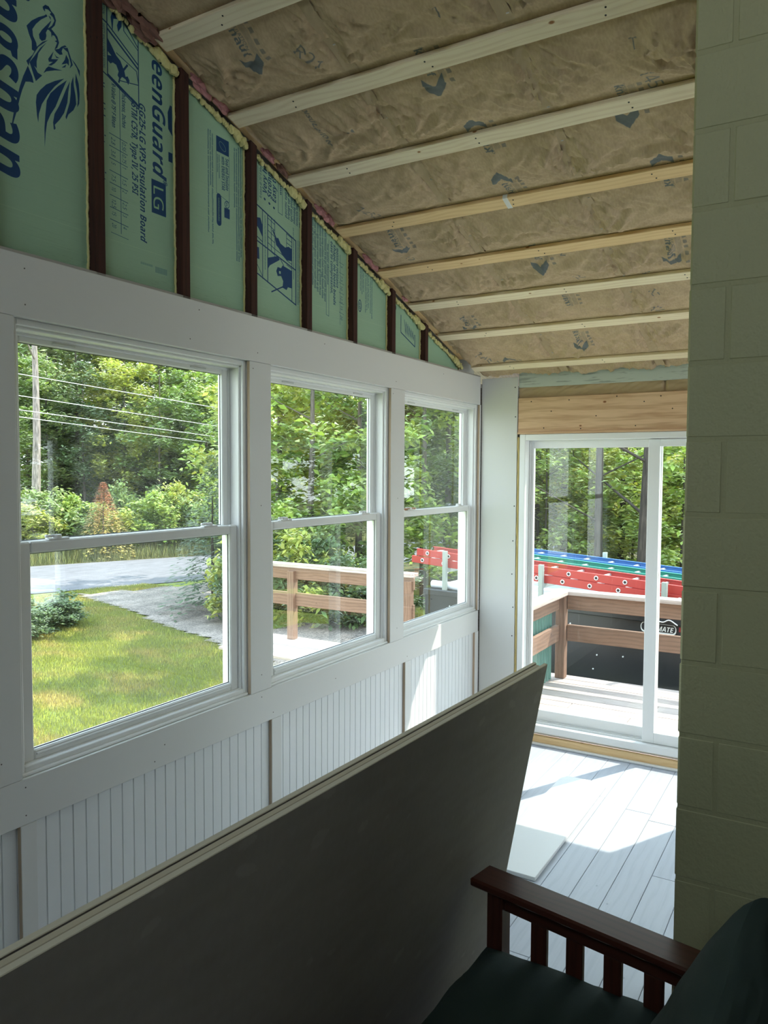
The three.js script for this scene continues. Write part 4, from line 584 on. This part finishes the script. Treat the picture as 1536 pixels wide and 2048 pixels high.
function coniferGeo(seed, h, base, n, dying = false) { // drooping sprays on whorls
  const r = rng(seed), P = [], N = [], C = [];
  for (let i = 0; i < n; i++) { const t = Math.pow(r(), 0.8), y = t * h * 0.96 + 0.15, a = Math.floor(r() * 9) / 9 * 6.28 + Math.floor(y * 3) * 1.3 + (r() - 0.5) * 0.35, R = base * (1 - t * 0.93), q = R * Math.sqrt(r()), yy = y - q * 0.28 + 0.1 * q * q, x = Math.cos(a) * q, z = Math.sin(a) * q, l = (0.13 + 0.09 * r()) * (1 - 0.7 * t), w = 0.028 * (1 - 0.4 * t), a2 = a + (r() - 0.5) * 2.2, dx = Math.cos(a2), dz = Math.sin(a2), g = 0.7 + 0.55 * r(), dy = -0.25 + 0.3 * r();
    const A = [x, yy, z], B = [x + dx * l * 0.5 - dz * w, yy + dy * l * 0.4, z + dz * l * 0.5 + dx * w], D = [x + dx * l, yy + dy * l, z + dz * l], E = [x + dx * l * 0.5 + dz * w, yy + dy * l * 0.4, z + dz * l * 0.5 - dx * w];
    const rust = clamp((t - 0.35) * 2.2 + (r() - 0.5) * 0.9), col = dying ? [g * lerp(0.62, 0.6, rust), g * lerp(0.5, 0.22, rust), g * lerp(0.09, 0.06, rust)] : [g, g, g]; for (const p of [A, B, D, A, D, E]) { P.push(...p); N.push(dx * 0.2, 0.95, dz * 0.2); C.push(...col); } }
  const g = new THREE.BufferGeometry(); g.setAttribute('position', new THREE.Float32BufferAttribute(P, 3)); g.setAttribute('normal', new THREE.Float32BufferAttribute(N, 3)); g.setAttribute('color', new THREE.Float32BufferAttribute(C, 3)); g.setAttribute('uv', new THREE.Float32BufferAttribute(new Float32Array(P.length / 3 * 2), 2)); return g;
}
const conifers = [coniferGeo(1, 7, 2.0, 9000), coniferGeo(2, 2.2, 1.0, 3800), coniferGeo(3, 2.2, 0.95, 4200, true)];
const barkTex = dataTex(128, 256, (u, v) => { const a = 0.36 + 0.12 * tn(u, v, 14, 3, 5) + 0.1 * tn(u, v, 40, 5, 12); return [a, a * 0.92, a * 0.86]; }, { rep: [1, 1] });
const bark = std(0xffffff, 0.9, { map: barkTex }), barkPale = std(L(2.4, 2.4, 2.4), 0.9, { map: barkTex }), barkDark = std(L(0.5, 0.47, 0.43), 0.95, { map: barkTex });
const leafTones = { mid: leafMat(L(0.21, 0.33, 0.06)), bright: leafMat(L(0.33, 0.46, 0.07)), yellow: leafMat(L(0.44, 0.5, 0.08)), deep: leafMat(L(0.11, 0.19, 0.055), 0.4), fir: leafMat(L(0.075, 0.13, 0.055), 0.25), orange: leafMat(L(1, 1, 1), 0.35), pale: leafMat(L(0.32, 0.43, 0.14)) };
function trunkGeo(h, r0, seed, branches = 5, start = 0.35) {
  const r = rng(seed), pts = [], gs = []; let x = 0, z = 0; for (let i = 0; i <= 6; i++) { pts.push([x, h * i / 6, z]); x += (r() - 0.5) * 0.035 * h / 3; z += (r() - 0.5) * 0.035 * h / 3; }
  for (let i = 0; i < 6; i++) gs.push(cyl(pts[i], pts[i + 1], r0 * (1 - i / 7.5), r0 * (1 - (i + 1) / 7.5), 9));
  for (let b = 0; b < branches; b++) { const t = start + (0.95 - start) * b / branches, k = Math.min(5, Math.floor(t * 6)), p = pts[k].map((v, j) => lerp(v, pts[k + 1][j], t * 6 - k)), a = r() * 6.28, l = h * 0.2 * (1.2 - t); const e = [p[0] + Math.cos(a) * l, p[1] + l * 0.5, p[2] + Math.sin(a) * l]; gs.push(cyl(p, e, r0 * 0.2, r0 * 0.08, 6)); gs.push(cyl(e, [e[0] + Math.cos(a + 0.5) * l * 0.6, e[1] + l * 0.35, e[2] + Math.sin(a + 0.5) * l * 0.6], r0 * 0.08, r0 * 0.03, 5)); }
  return mergeGeometries(gs);
}
let tseed = 500;
function tree(name, label, cat, x, z, { h = 9, crown = crowns, tone = 'mid', r0 = 0.11, cy = 0.62, sx = 1, sy = 1, trunk = bark, branches = 5, start = 0.35, group, lift = 0 }) {
  const r = rng(tseed++), t = thing(name, label, cat, { pos: [x, groundY(x, z) - 0.03 + lift, z], turn: r() * 6.28, group });
  if (h) mesh('trunk', trunkGeo(h, r0, tseed, branches, start), trunk, t);
  const list = Array.isArray(crown) ? crown : [crown], f = mesh('foliage', list[Math.floor(r() * list.length)], leafTones[tone], t); f.position.y = cy; f.scale.set(sx, sy, sx); return t;
}
const polar = (az, d) => [2.185 - Math.sin(az * DEG) * d, -Math.cos(az * DEG) * d];
const tones = ['mid', 'bright', 'mid', 'yellow', 'deep', 'pale', 'mid'];
{
  const r = rng(900); let k = 0;
  // deep forest rows
  for (let az = 5; az < 63; az += 3.1) { const d = 42 + r() * 6, [x, z] = polar(az + r(), d); tree('forest_tree', 'tall tree deep in the forest', 'tree', x, z, { h: 9.5, cy: 6.6, sx: 1.55, sy: 1.5, tone: ['deep', 'mid'][k++ % 2], r0: 0.15, group: 'trees deep in the forest' }); }
  for (let az = 6; az < 63; az += 3.6) { const d = 34 + r() * 4, [x, z] = polar(az + r() * 2, d); tree('woodland_tree', `leafy ${['mid green', 'bright green', 'mid green', 'yellow green', 'dark green', 'pale green', 'mid green'][k % 7]} tree at the middle of the woodland edge`, 'tree', x, z, { h: 8 + r() * 2, cy: 5 + r() * 1.5, sx: 1.25 + 0.2 * r(), sy: 1.35, tone: tones[k++ % 7], r0: 0.1, group: 'trees along the woodland' }); }
  for (let az = 41; az < 63; az += 2.6) { const d = 29.5 + r() * 2.5, [x, z] = polar(az + r(), d); tree('young_tree', `young ${['mid green', 'bright green', 'mid green', 'yellow green', 'dark green', 'pale green', 'mid green'][k % 7]} tree in front of the woods across the road`, 'tree', x, z, { h: 4.5 + r() * 2, cy: 3.2 + r(), sx: 0.85, sy: 0.85, tone: tones[k++ % 7], r0: 0.06, group: 'young trees across the road' }); }
  for (let az = 4; az < 63; az += 2.2) { const d = 38 + r() * 3, [x, z] = polar(az + r(), d); tree('thicket', `dense ${['dark green', 'mid green', 'bright green'][k % 3]} thicket under the forest trees`, 'shrub', x, z, { h: 0, crown: bushes, cy: 1.6, sx: 2.0, sy: 2.3 + r(), tone: ['deep', 'mid', 'bright'][k++ % 3], group: 'thickets under the forest trees' }); }
  for (let az = -62; az < -8; az += 5) { const [x, z] = polar(az + r() * 2, 25 + r() * 6); tree('side_tree', 'leafy tree out beyond the right end of the deck', 'tree', x, z, { h: 7, cy: 4, sx: 1.5, sy: 1.15, tone: tones[k++ % 7], r0: 0.12, group: 'trees beyond the end of the deck' }); }
  // understorey shrubs on the far side of the road
  for (let az = 40; az < 62; az += 1.25) { const d = 26.2 + r() * 2.6, [x, z] = polar(az + r() * 0.6, d); tree('roadside_shrub', `${['bright green', 'pale green', 'yellow green', 'mid green'][k % 4]} roadside shrub beyond the road`, 'shrub', x, z, { h: 0, crown: bushes, cy: 0.8, sx: 0.8 + r() * 0.4, sy: 0.9 + r() * 0.9, tone: ['bright', 'pale', 'yellow', 'mid'][k++ % 4], group: 'shrubs across the road' }); }
  // dark firs inside the wood
  for (const [az, d] of [[52.5, 33], [49.5, 34], [47, 32.5], [44, 34], [55.5, 35]]) { const [x, z] = polar(az, d); tree('fir_tree', 'dark green fir standing inside the woodland', 'tree', x, z, { h: 7, crown: [conifers[0]], cy: 0.2, sx: 1.1, sy: 1.15, tone: 'fir', r0: 0.1, trunk: barkDark, branches: 0, group: 'firs in the wood' }); }
  { const [x, z] = polar(55.2, 27.3); tree('bare_trunk_pine', 'tall grey trunk rising from the roadside shrubs', 'tree', x, z, { h: 11, crown: [crowns[1]], cy: 10.3, sx: 0.9, sy: 0.45, tone: 'mid', r0: 0.16, trunk: barkPale, branches: 4, start: 0.55 }); }
  { const [x, z] = polar(50.8, 25.6); tree('rusty_fir', 'small orange and yellow dying fir beyond the road', 'tree', x, z, { h: 2, crown: [conifers[2]], cy: 0.05, sx: 1.0, sy: 1.05, tone: 'orange', r0: 0.04, branches: 0 }); }
  { const [x, z] = polar(43.3, 15.2); tree('dark_fir', 'dark low fir at the driveway mouth', 'tree', x, z, { h: 2.3, crown: [conifers[1]], cy: 0.05, sx: 1.05, sy: 1.35, tone: 'fir', r0: 0.05, trunk: barkDark, branches: 0 }); }
  { const [x, z] = polar(41.3, 15.8); tree('dark_fir', 'dark taller fir behind the driveway mouth', 'tree', x, z, { h: 3.4, crown: [conifers[1]], cy: 0.05, sx: 1.2, sy: 1.9, tone: 'fir', r0: 0.05, trunk: barkDark, branches: 0 }); }
  for (const [az, d, s] of [[54.6, 14.8, 0.55], [55.8, 14.2, 0.5], [53.6, 14.6, 0.4], [56.8, 13.6, 0.5]]) { const [x, z] = polar(az, d); tree('lawn_shrub', 'small grey green shrub at the lawn corner by the road', 'shrub', x, z, { h: 0, crown: bushes, cy: 0.25, sx: s, sy: s * 0.8, tone: 'deep', group: 'shrubs at the lawn corner' }); }
  // nearer trees past the deck
  for (const [az, d, h, cyy, tn2, rr] of [[38.5, 17, 7, 3.2, 'yellow', 0.1], [36.2, 15.5, 6.5, 2.9, 'bright', 0.09], [34.3, 18.5, 7.5, 4.2, 'yellow', 0.11], [32.6, 16, 6.5, 2.6, 'mid', 0.09], [40.5, 20, 7.5, 3.4, 'bright', 0.1], [29.8, 17.5, 7, 3.4, 'mid', 0.1], [27.8, 16, 6.5, 3.0, 'bright', 0.08], [26, 18, 7, 3.2, 'deep', 0.1], [24, 20, 7, 3.6, 'mid', 0.1]]) { const [x, z] = polar(az, d); tree('broadleaf_tree', `${{ yellow: 'yellow green', bright: 'bright green', mid: 'mid green', deep: 'dark green' }[tn2]} broadleaf tree past the deck railing`, 'tree', x, z, { h, crown: nearCrowns, cy: cyy, sx: 0.95, sy: 1.15, tone: tn2, r0: rr, group: 'broadleaf trees past the deck' }); }
  for (let az = 24; az < 41; az += 1.5) { const d = 13.2 + r() * 1.6, [x, z] = polar(az + r(), d); if (az < 30) continue; tree('understorey_shrub', `${['mid green', 'dark green', 'yellow green'][k % 3]} low shrub past the deck railing`, 'shrub', x, z, { h: 0, crown: bushes, cy: 0.55, sx: 0.75, sy: 0.75 + 0.5 * r(), tone: ['mid', 'deep', 'yellow'][k++ % 3], group: 'shrubs past the deck' }); }
  // wood seen through the sliding door
  for (const [az, d, h, rr] of [[15.05, 17, 11, 0.1], [13.6, 19, 11, 0.085], [12.0, 16, 12, 0.17], [10.2, 21, 11, 0.12], [17.6, 20, 11, 0.09], [8.4, 18, 11, 0.12], [19.5, 19, 11, 0.08]]) { const [x, z] = polar(az, d); tree('forest_trunk_tree', `tall ${rr > 0.15 ? 'thick' : rr < 0.095 ? 'slender' : 'medium'} dark trunked tree beyond the trailer`, 'tree', x, z, { h, crown: nearCrowns, cy: h - 0.6, sx: 0.65, sy: 0.6, tone: 'mid', r0: rr, trunk: barkDark, branches: 9, start: 0.16, group: 'dark trunked trees beyond the trailer' }); }
  for (const [az, d, cyy, tn2] of [[18.8, 18, 2.4, 'mid'], [17.2, 21, 2.2, 'bright'], [15.8, 19.5, 2.8, 'yellow'], [14.2, 22, 2.0, 'mid'], [12.8, 18.5, 2.6, 'bright'], [11.2, 19, 2.0, 'mid'], [9.6, 17.5, 2.3, 'mid'], [20.6, 19, 2.4, 'bright'], [8.2, 20, 2.6, 'bright'], [16.4, 25, 3.4, 'deep'], [13.0, 26, 3.4, 'yellow'], [10, 26, 3.4, 'mid'], [19.5, 26, 3.4, 'yellow'], [22, 22, 2.6, 'mid']]) { const [x, z] = polar(az, d); tree('sapling', `${{ yellow: 'pale yellow green', bright: 'yellow green', mid: 'bright green', deep: 'mid green' }[tn2]} sapling in the wood beyond the trailer`, 'tree', x, z, { h: 4.5, crown: nearCrowns, cy: cyy, sx: 0.85, sy: 0.85, tone: { mid: 'bright', bright: 'yellow', yellow: 'yellow', deep: 'mid' }[tn2], r0: 0.035, trunk: barkDark, group: 'saplings beyond the trailer' }); }
}
// overhead wires following the road
const wire = std(L(0.7, 0.7, 0.7), 0.5);
[[[-11.94, 3.76, -9.46], [-14.11, 3.76, -17.38], 'highest'], [[-11.93, 3.33, -9.47], [-14.66, 3.33, -16.63], 'second'], [[-11.94, 3.05, -9.46], [-16.63, 3.05, -20.05], 'third'], [[-11.94, 2.91, -9.46], [-18.31, 2.91, -21.84], 'lowest']].forEach(([a, b, l]) => {
  const f = (t) => a.map((v, i) => lerp(v, b[i], t)); const m = mesh('overhead_wire', tube([f(-0.8), f(0), f(0.5), f(1), f(1.6)], 0.0085, 40, 5), wire); tag(m, `thin pale overhead wire along the road, ${l} of four`, 'wire', 'overhead wires');
});
// ---------------------------------------------------------------- deck, railing
const DY = -0.09;
{
  const d = thing('deck', 'weathered pale wooden deck outside the sliding door', 'deck');
  const r = rng(21); let i = 0;
  for (let z = -5.16; z > -7.16; z -= 0.145) { const x0 = z > -6.3 ? -2.62 : -3.7, x1 = 3.4, cut = -1.6 + r() * 2.6; for (const [a, b] of [[x0, cut - 0.002], [cut + 0.002, x1]]) mesh('deck_board', box(a, b, DY - 0.032, DY + (r() - 0.5) * 0.003, z - 0.139, z, 0.004, 'x', r() * 7, r() * 2), M.deck, d); i++; }
  mesh('rim_joist', [box(-3.7, 3.4, DY - 0.23, DY - 0.034, -7.16, -7.12, 0.003, 'x'), box(-2.62, -2.58, DY - 0.23, DY - 0.034, -7.12, -5.18, 0.003, 'z')], M.rail, d);
  const ps = []; for (const x of [-3.6, -1.8, 0.2, 2.4]) for (const z of [-7.05, -6.4]) ps.push(box(x - 0.045, x + 0.045, GY - 0.1, DY - 0.034, z - 0.045, z + 0.045, 0.004, 'y')); mesh('pier_post', ps, M.rail, d);
}
function railing(label, posts, runs) {
  const g = thing('deck_railing', label, 'railing', { group: 'deck railings' });
  for (const [x, z] of posts) mesh('post', box(x - 0.045, x + 0.045, DY + 0.002, 0.703, z - 0.045, z + 0.045, 0.004, 'y', x), M.rail, g);
  for (const [n, b, m] of runs) mesh(n, box(...b), m ?? M.rail, g);
}
const capM = M.deck;
railing('brown deck railing facing the trailer with a corner post', [[-0.06, -7.07], [1.75, -7.07]], [
  ['cap_rail', [-0.13, 3.4, 0.704, 0.742, -7.19, -7.04, 0.004, 'x', 1], capM], ['top_rail', [-0.01, 3.4, 0.566, 0.7035, -7.115, -7.077, 0.004, 'x', 2]], ['middle_rail', [-0.01, 3.4, 0.266, 0.42, -7.115, -7.077, 0.004, 'x', 3]],
  ['cap_rail', [-0.13, 0.01, 0.704, 0.742, -7.04, -5.3, 0.004, 'z', 4], capM], ['top_rail', [-0.105, -0.067, 0.566, 0.7035, -7.02, -5.3, 0.004, 'z', 5]], ['middle_rail', [-0.105, -0.067, 0.266, 0.42, -7.02, -5.3, 0.004, 'z', 6]], ['end_post', [-0.105, -0.015, DY + 0.002, 0.703, -5.39, -5.3, 0.004, 'y', 4]]]);
railing('brown deck railing facing the shrubs at the outer end', [[-3.25, -7.07], [-1.72, -7.07]], [
  ['cap_rail', [-3.72, -1.66, 0.744, 0.782, -7.19, -7.04, 0.004, 'x', 7], capM], ['top_rail', [-3.7, -1.66, 0.606, 0.7435, -7.115, -7.077, 0.004, 'x', 8]], ['middle_rail', [-3.7, -1.66, 0.3, 0.45, -7.115, -7.077, 0.004, 'x', 9]]]);
{ // green ribbed panel fixed outside the short side railing
  const p = thing('ribbed_panel', 'teal green ribbed plastic panel behind the short side railing', 'panel');
  const teal = new THREE.MeshPhysicalMaterial({ color: L(0.14, 0.33, 0.27), roughness: 0.35, transmission: 0.4, thickness: 0 });
  for (let z = -6.95; z < -5.45; z += 0.075) mesh('rib', cyl([-0.148, DY + 0.003, z], [-0.148, 0.56, z], 0.034, 0.034, 8), teal, p);
}
// ---------------------------------------------------------------- dump trailer with tarp, rack and ladders
const TP = { pos: [-2.06, 0, -8.1], turn: -8 * DEG };
{
  const t = thing('dump_trailer', 'black steel dump trailer parked behind the deck under a white tarp', 'trailer', TP);
  const paint = std(L(0.018, 0.019, 0.02), 0.32), hub = M.metal, rubber = std(L(0.03, 0.03, 0.03), 0.9);
  const Lx = 4.9, Wz = 1.75, top = 0.47, bot = -0.42;
  mesh('side_panel', [box(0, Lx, bot, top, -0.04, 0, 0.006), box(0, Lx, top - 0.07, top, -0.06, 0.03, 0.008)], paint, t, 'black panel facing the deck');
  mesh('side_panel', [box(0, Lx, bot, top, -Wz, -Wz + 0.04, 0.006), box(0, Lx, top - 0.07, top, -Wz - 0.03, -Wz + 0.06, 0.008)], paint, t);
  mesh('end_panel', box(0, 0.04, bot, top, -Wz, 0, 0.006), paint, t); mesh('end_panel', box(Lx - 0.04, Lx, bot, top, -Wz, 0, 0.006), paint, t);
  mesh('bed', box(0, Lx, bot - 0.06, bot, -Wz, 0, 0.006), paint, t);
  const rv = std(L(0.75, 0.76, 0.75), 0.4), rg = []; const r = rng(8); for (let x = 0.35; x < Lx; x += 0.3) for (const y of [0.3, 0.22, 0.0, -0.15]) if (r() < 0.75) rg.push(plain(new THREE.CylinderGeometry(0.008, 0.008, 0.006, 8).rotateX(Math.PI / 2).translate(x + (r() - 0.5) * 0.05, y + (r() - 0.5) * 0.04, 0.003)));
  mesh('rivets', rg, rv, t, 'pale rivet heads').userData.kind = 'stuff';
  for (const x of [2.0, 2.85]) for (const z of [0.12, -Wz - 0.12]) { const w = mesh('wheel', plain(new THREE.TorusGeometry(0.22, 0.1, 12, 28).translate(x, GY + 0.33, z)), rubber, t); mesh('hub', cyl([x, GY + 0.33, z - 0.05], [x, GY + 0.33, z + 0.05], 0.14, 0.14, 16), hub, w); }
  mesh('axle', [cyl([2, GY + 0.33, -Wz - 0.1], [2, GY + 0.33, 0.1], 0.04, 0.04, 10), cyl([2.85, GY + 0.33, -Wz - 0.1], [2.85, GY + 0.33, 0.1], 0.04, 0.04, 10), box(0.1, Lx + 0.8, bot - 0.17, bot - 0.06, -1.3, -1.2, 0.005), box(0.1, Lx + 0.8, bot - 0.17, bot - 0.06, -0.55, -0.45, 0.005), box(1.95, 2.9, GY + 0.36, bot - 0.1, -1.3, -1.24, 0.004), box(1.95, 2.9, GY + 0.36, bot - 0.1, -0.52, -0.46, 0.004), box(Lx + 0.6, Lx + 0.7, GY - 0.02, bot - 0.1, -0.92, -0.82, 0.004), box(Lx + 0.4, Lx + 0.75, bot - 0.17, bot - 0.06, -1.3, -0.45, 0.005)], M.metal, t);
  // sign plate
  const sg = canvasTex(512, 160, (c, W, H) => { c.fillStyle = '#0d0f10'; c.fillRect(0, 0, W, H); c.fillStyle = '#d9dedc'; c.beginPath(); c.roundRect(6, 14, W - 20, H - 28, 60); c.fill(); c.fillStyle = '#15181a'; c.beginPath(); c.roundRect(18, 26, W - 46, H - 62, 44); c.fill(); c.fillStyle = '#e4e8e6'; c.font = 'bold italic 86px sans-serif'; c.textAlign = 'right'; c.fillText('R•MATE', W - 60, 112); c.font = 'bold 18px sans-serif'; c.fillStyle = '#333'; });
  const plate = new THREE.PlaneGeometry(0.36, 0.125); plate.translate(2.785, 0.35, 0.0035); mesh('name_plate', plain(plate), std(0xffffff, 0.5, { map: sg }), t, 'black and white oval name plate reading R MATE');
  mesh('marker_light', box(2.98, 3.06, 0.34, 0.39, 0, 0.014, 0.004), std(L(0.25, 0.01, 0.01), 0.3), t, 'dark red marker light');
  mesh('cable', tube([[2.72, 0.46, 0.035], [2.77, 0.44, 0.05], [2.84, 0.425, 0.05], [2.9, 0.45, 0.05], [2.98, 0.41, 0.05]], 0.006, 30, 6), std(L(0.8, 0.8, 0.78), 0.5), t);
}
{ // tarp pulled over the load, with its roll along the near rail
  const t = thing('tarp', 'white tarp stretched over the dump trailer with a rolled edge', 'tarp', TP);
  const white = std(L(0.74, 0.77, 0.82), 0.5, { side: THREE.DoubleSide });
  const g = new THREE.PlaneGeometry(4.75, 1.6, 90, 40); g.rotateX(-Math.PI / 2); const p = g.attributes.position;
  for (let i = 0; i < p.count; i++) { const x = p.getX(i), z = p.getZ(i); p.setY(i, 0.05 * Math.cos(z / 1.6 * 3.0) + 0.018 * n2(x * 1.6, z * 1.6) + 0.006 * n2(x * 6, z * 6) - 0.01); }
  g.computeVertexNormals(); g.translate(2.45, 0.49, -0.88); mesh('sheet', plain(g), white, t);
  const pts = []; for (let x = 0.05; x < 4.85; x += 0.12) pts.push([x, 0.515 + 0.006 * n2(x * 3, 1), -0.088 + 0.004 * n2(x * 3, 7)]); mesh('roll', tube(pts, 0.045, 120, 10), white, t, 'white rolled tarp edge');
}
const ladderY = (x) => 0.755 - 0.05 * x ; // ladders fall a little toward the tongue; x is local to the trailer
{
  const rk = thing('ladder_rack', 'grey steel ladder rack uprights standing on the trailer', 'rack', TP), m = std(L(0.3, 0.34, 0.3), 0.5);
  for (const x of [0.28, 1.52, 2.83, 3.8]) { const y = ladderY(x); mesh('upright', box(x - 0.025, x + 0.025, 0.471, y + 0.19, -0.03, 0.015, 0.003, 'y'), m, rk); mesh('upright', box(x - 0.025, x + 0.025, 0.471, y + 0.19, -1.72, -1.68, 0.003, 'y'), m, rk); mesh('cross_bar', box(x - 0.025, x + 0.025, y - 0.06, y - 0.016, -1.68, -0.03, 0.003, 'z'), m, rk); }
}
function ladder(label, color, z, x0, x1, wide, lift = 0) {
  const l = thing('extension_ladder', label, 'ladder', { ...TP, group: 'ladders on the trailer rack' });
  const c = std(color, 0.45), alu = std(L(0.7, 0.7, 0.68), 0.35, { metalness: 0.4 }), holeM = std(L(0.03, 0.02, 0.02), 0.8), len = x1 - x0;
  const section = (xo, yo, zn, zf, n) => {
    const s = new THREE.Group(); s.name = n; l.add(s); s.position.set(x0 + xo, ladderY(x0) + yo + lift - 0.011, 0); s.rotation.z = -Math.atan(0.05);
    for (const zz of [zn, zf]) { const d = zz === zn ? -1 : 1; mesh('rail', [box(0, len - xo, 0, 0.082, zz - 0.003, zz + 0.003, 0.001), box(0, len - xo, 0, 0.007, zz, zz + d * 0.03, 0.001), box(0, len - xo, 0.075, 0.082, zz, zz + d * 0.03, 0.001)], c, s); }
    for (let x = 0.16; x < len - xo - 0.05; x += 0.305) { mesh('rung', [cyl([x, 0.041, zf - 0.008], [x, 0.041, zn + 0.008], 0.016, 0.016, 8)], alu, s); mesh('rung_end', [plain(new THREE.TorusGeometry(0.019, 0.006, 6, 14).translate(x, 0.041, zn + 0.006))], alu, s); mesh('rung_hollow', cyl([x, 0.041, zn + 0.004], [x, 0.041, zn + 0.0092], 0.014, 0.014, 10), holeM, s); }
  };
  section(0, 0, z, z - wide, 'base_section'); section(0.06, 0.086, z - 0.02, z - wide + 0.02, 'fly_section');
}
ladder('red extension ladder on the trailer rack', L(0.4, 0.032, 0.024), -0.07, -0.25, 4.05, 0.4);
ladder('green extension ladder on the trailer rack', L(0.01, 0.2, 0.14), -0.55, 0.5, 4.1, 0.4);
ladder('blue extension ladder on the trailer rack', L(0.02, 0.11, 0.32), -1.03, 0.3, 4.0, 0.42);

scene.updateMatrixWorld(true);
renderer.render(scene, camera);
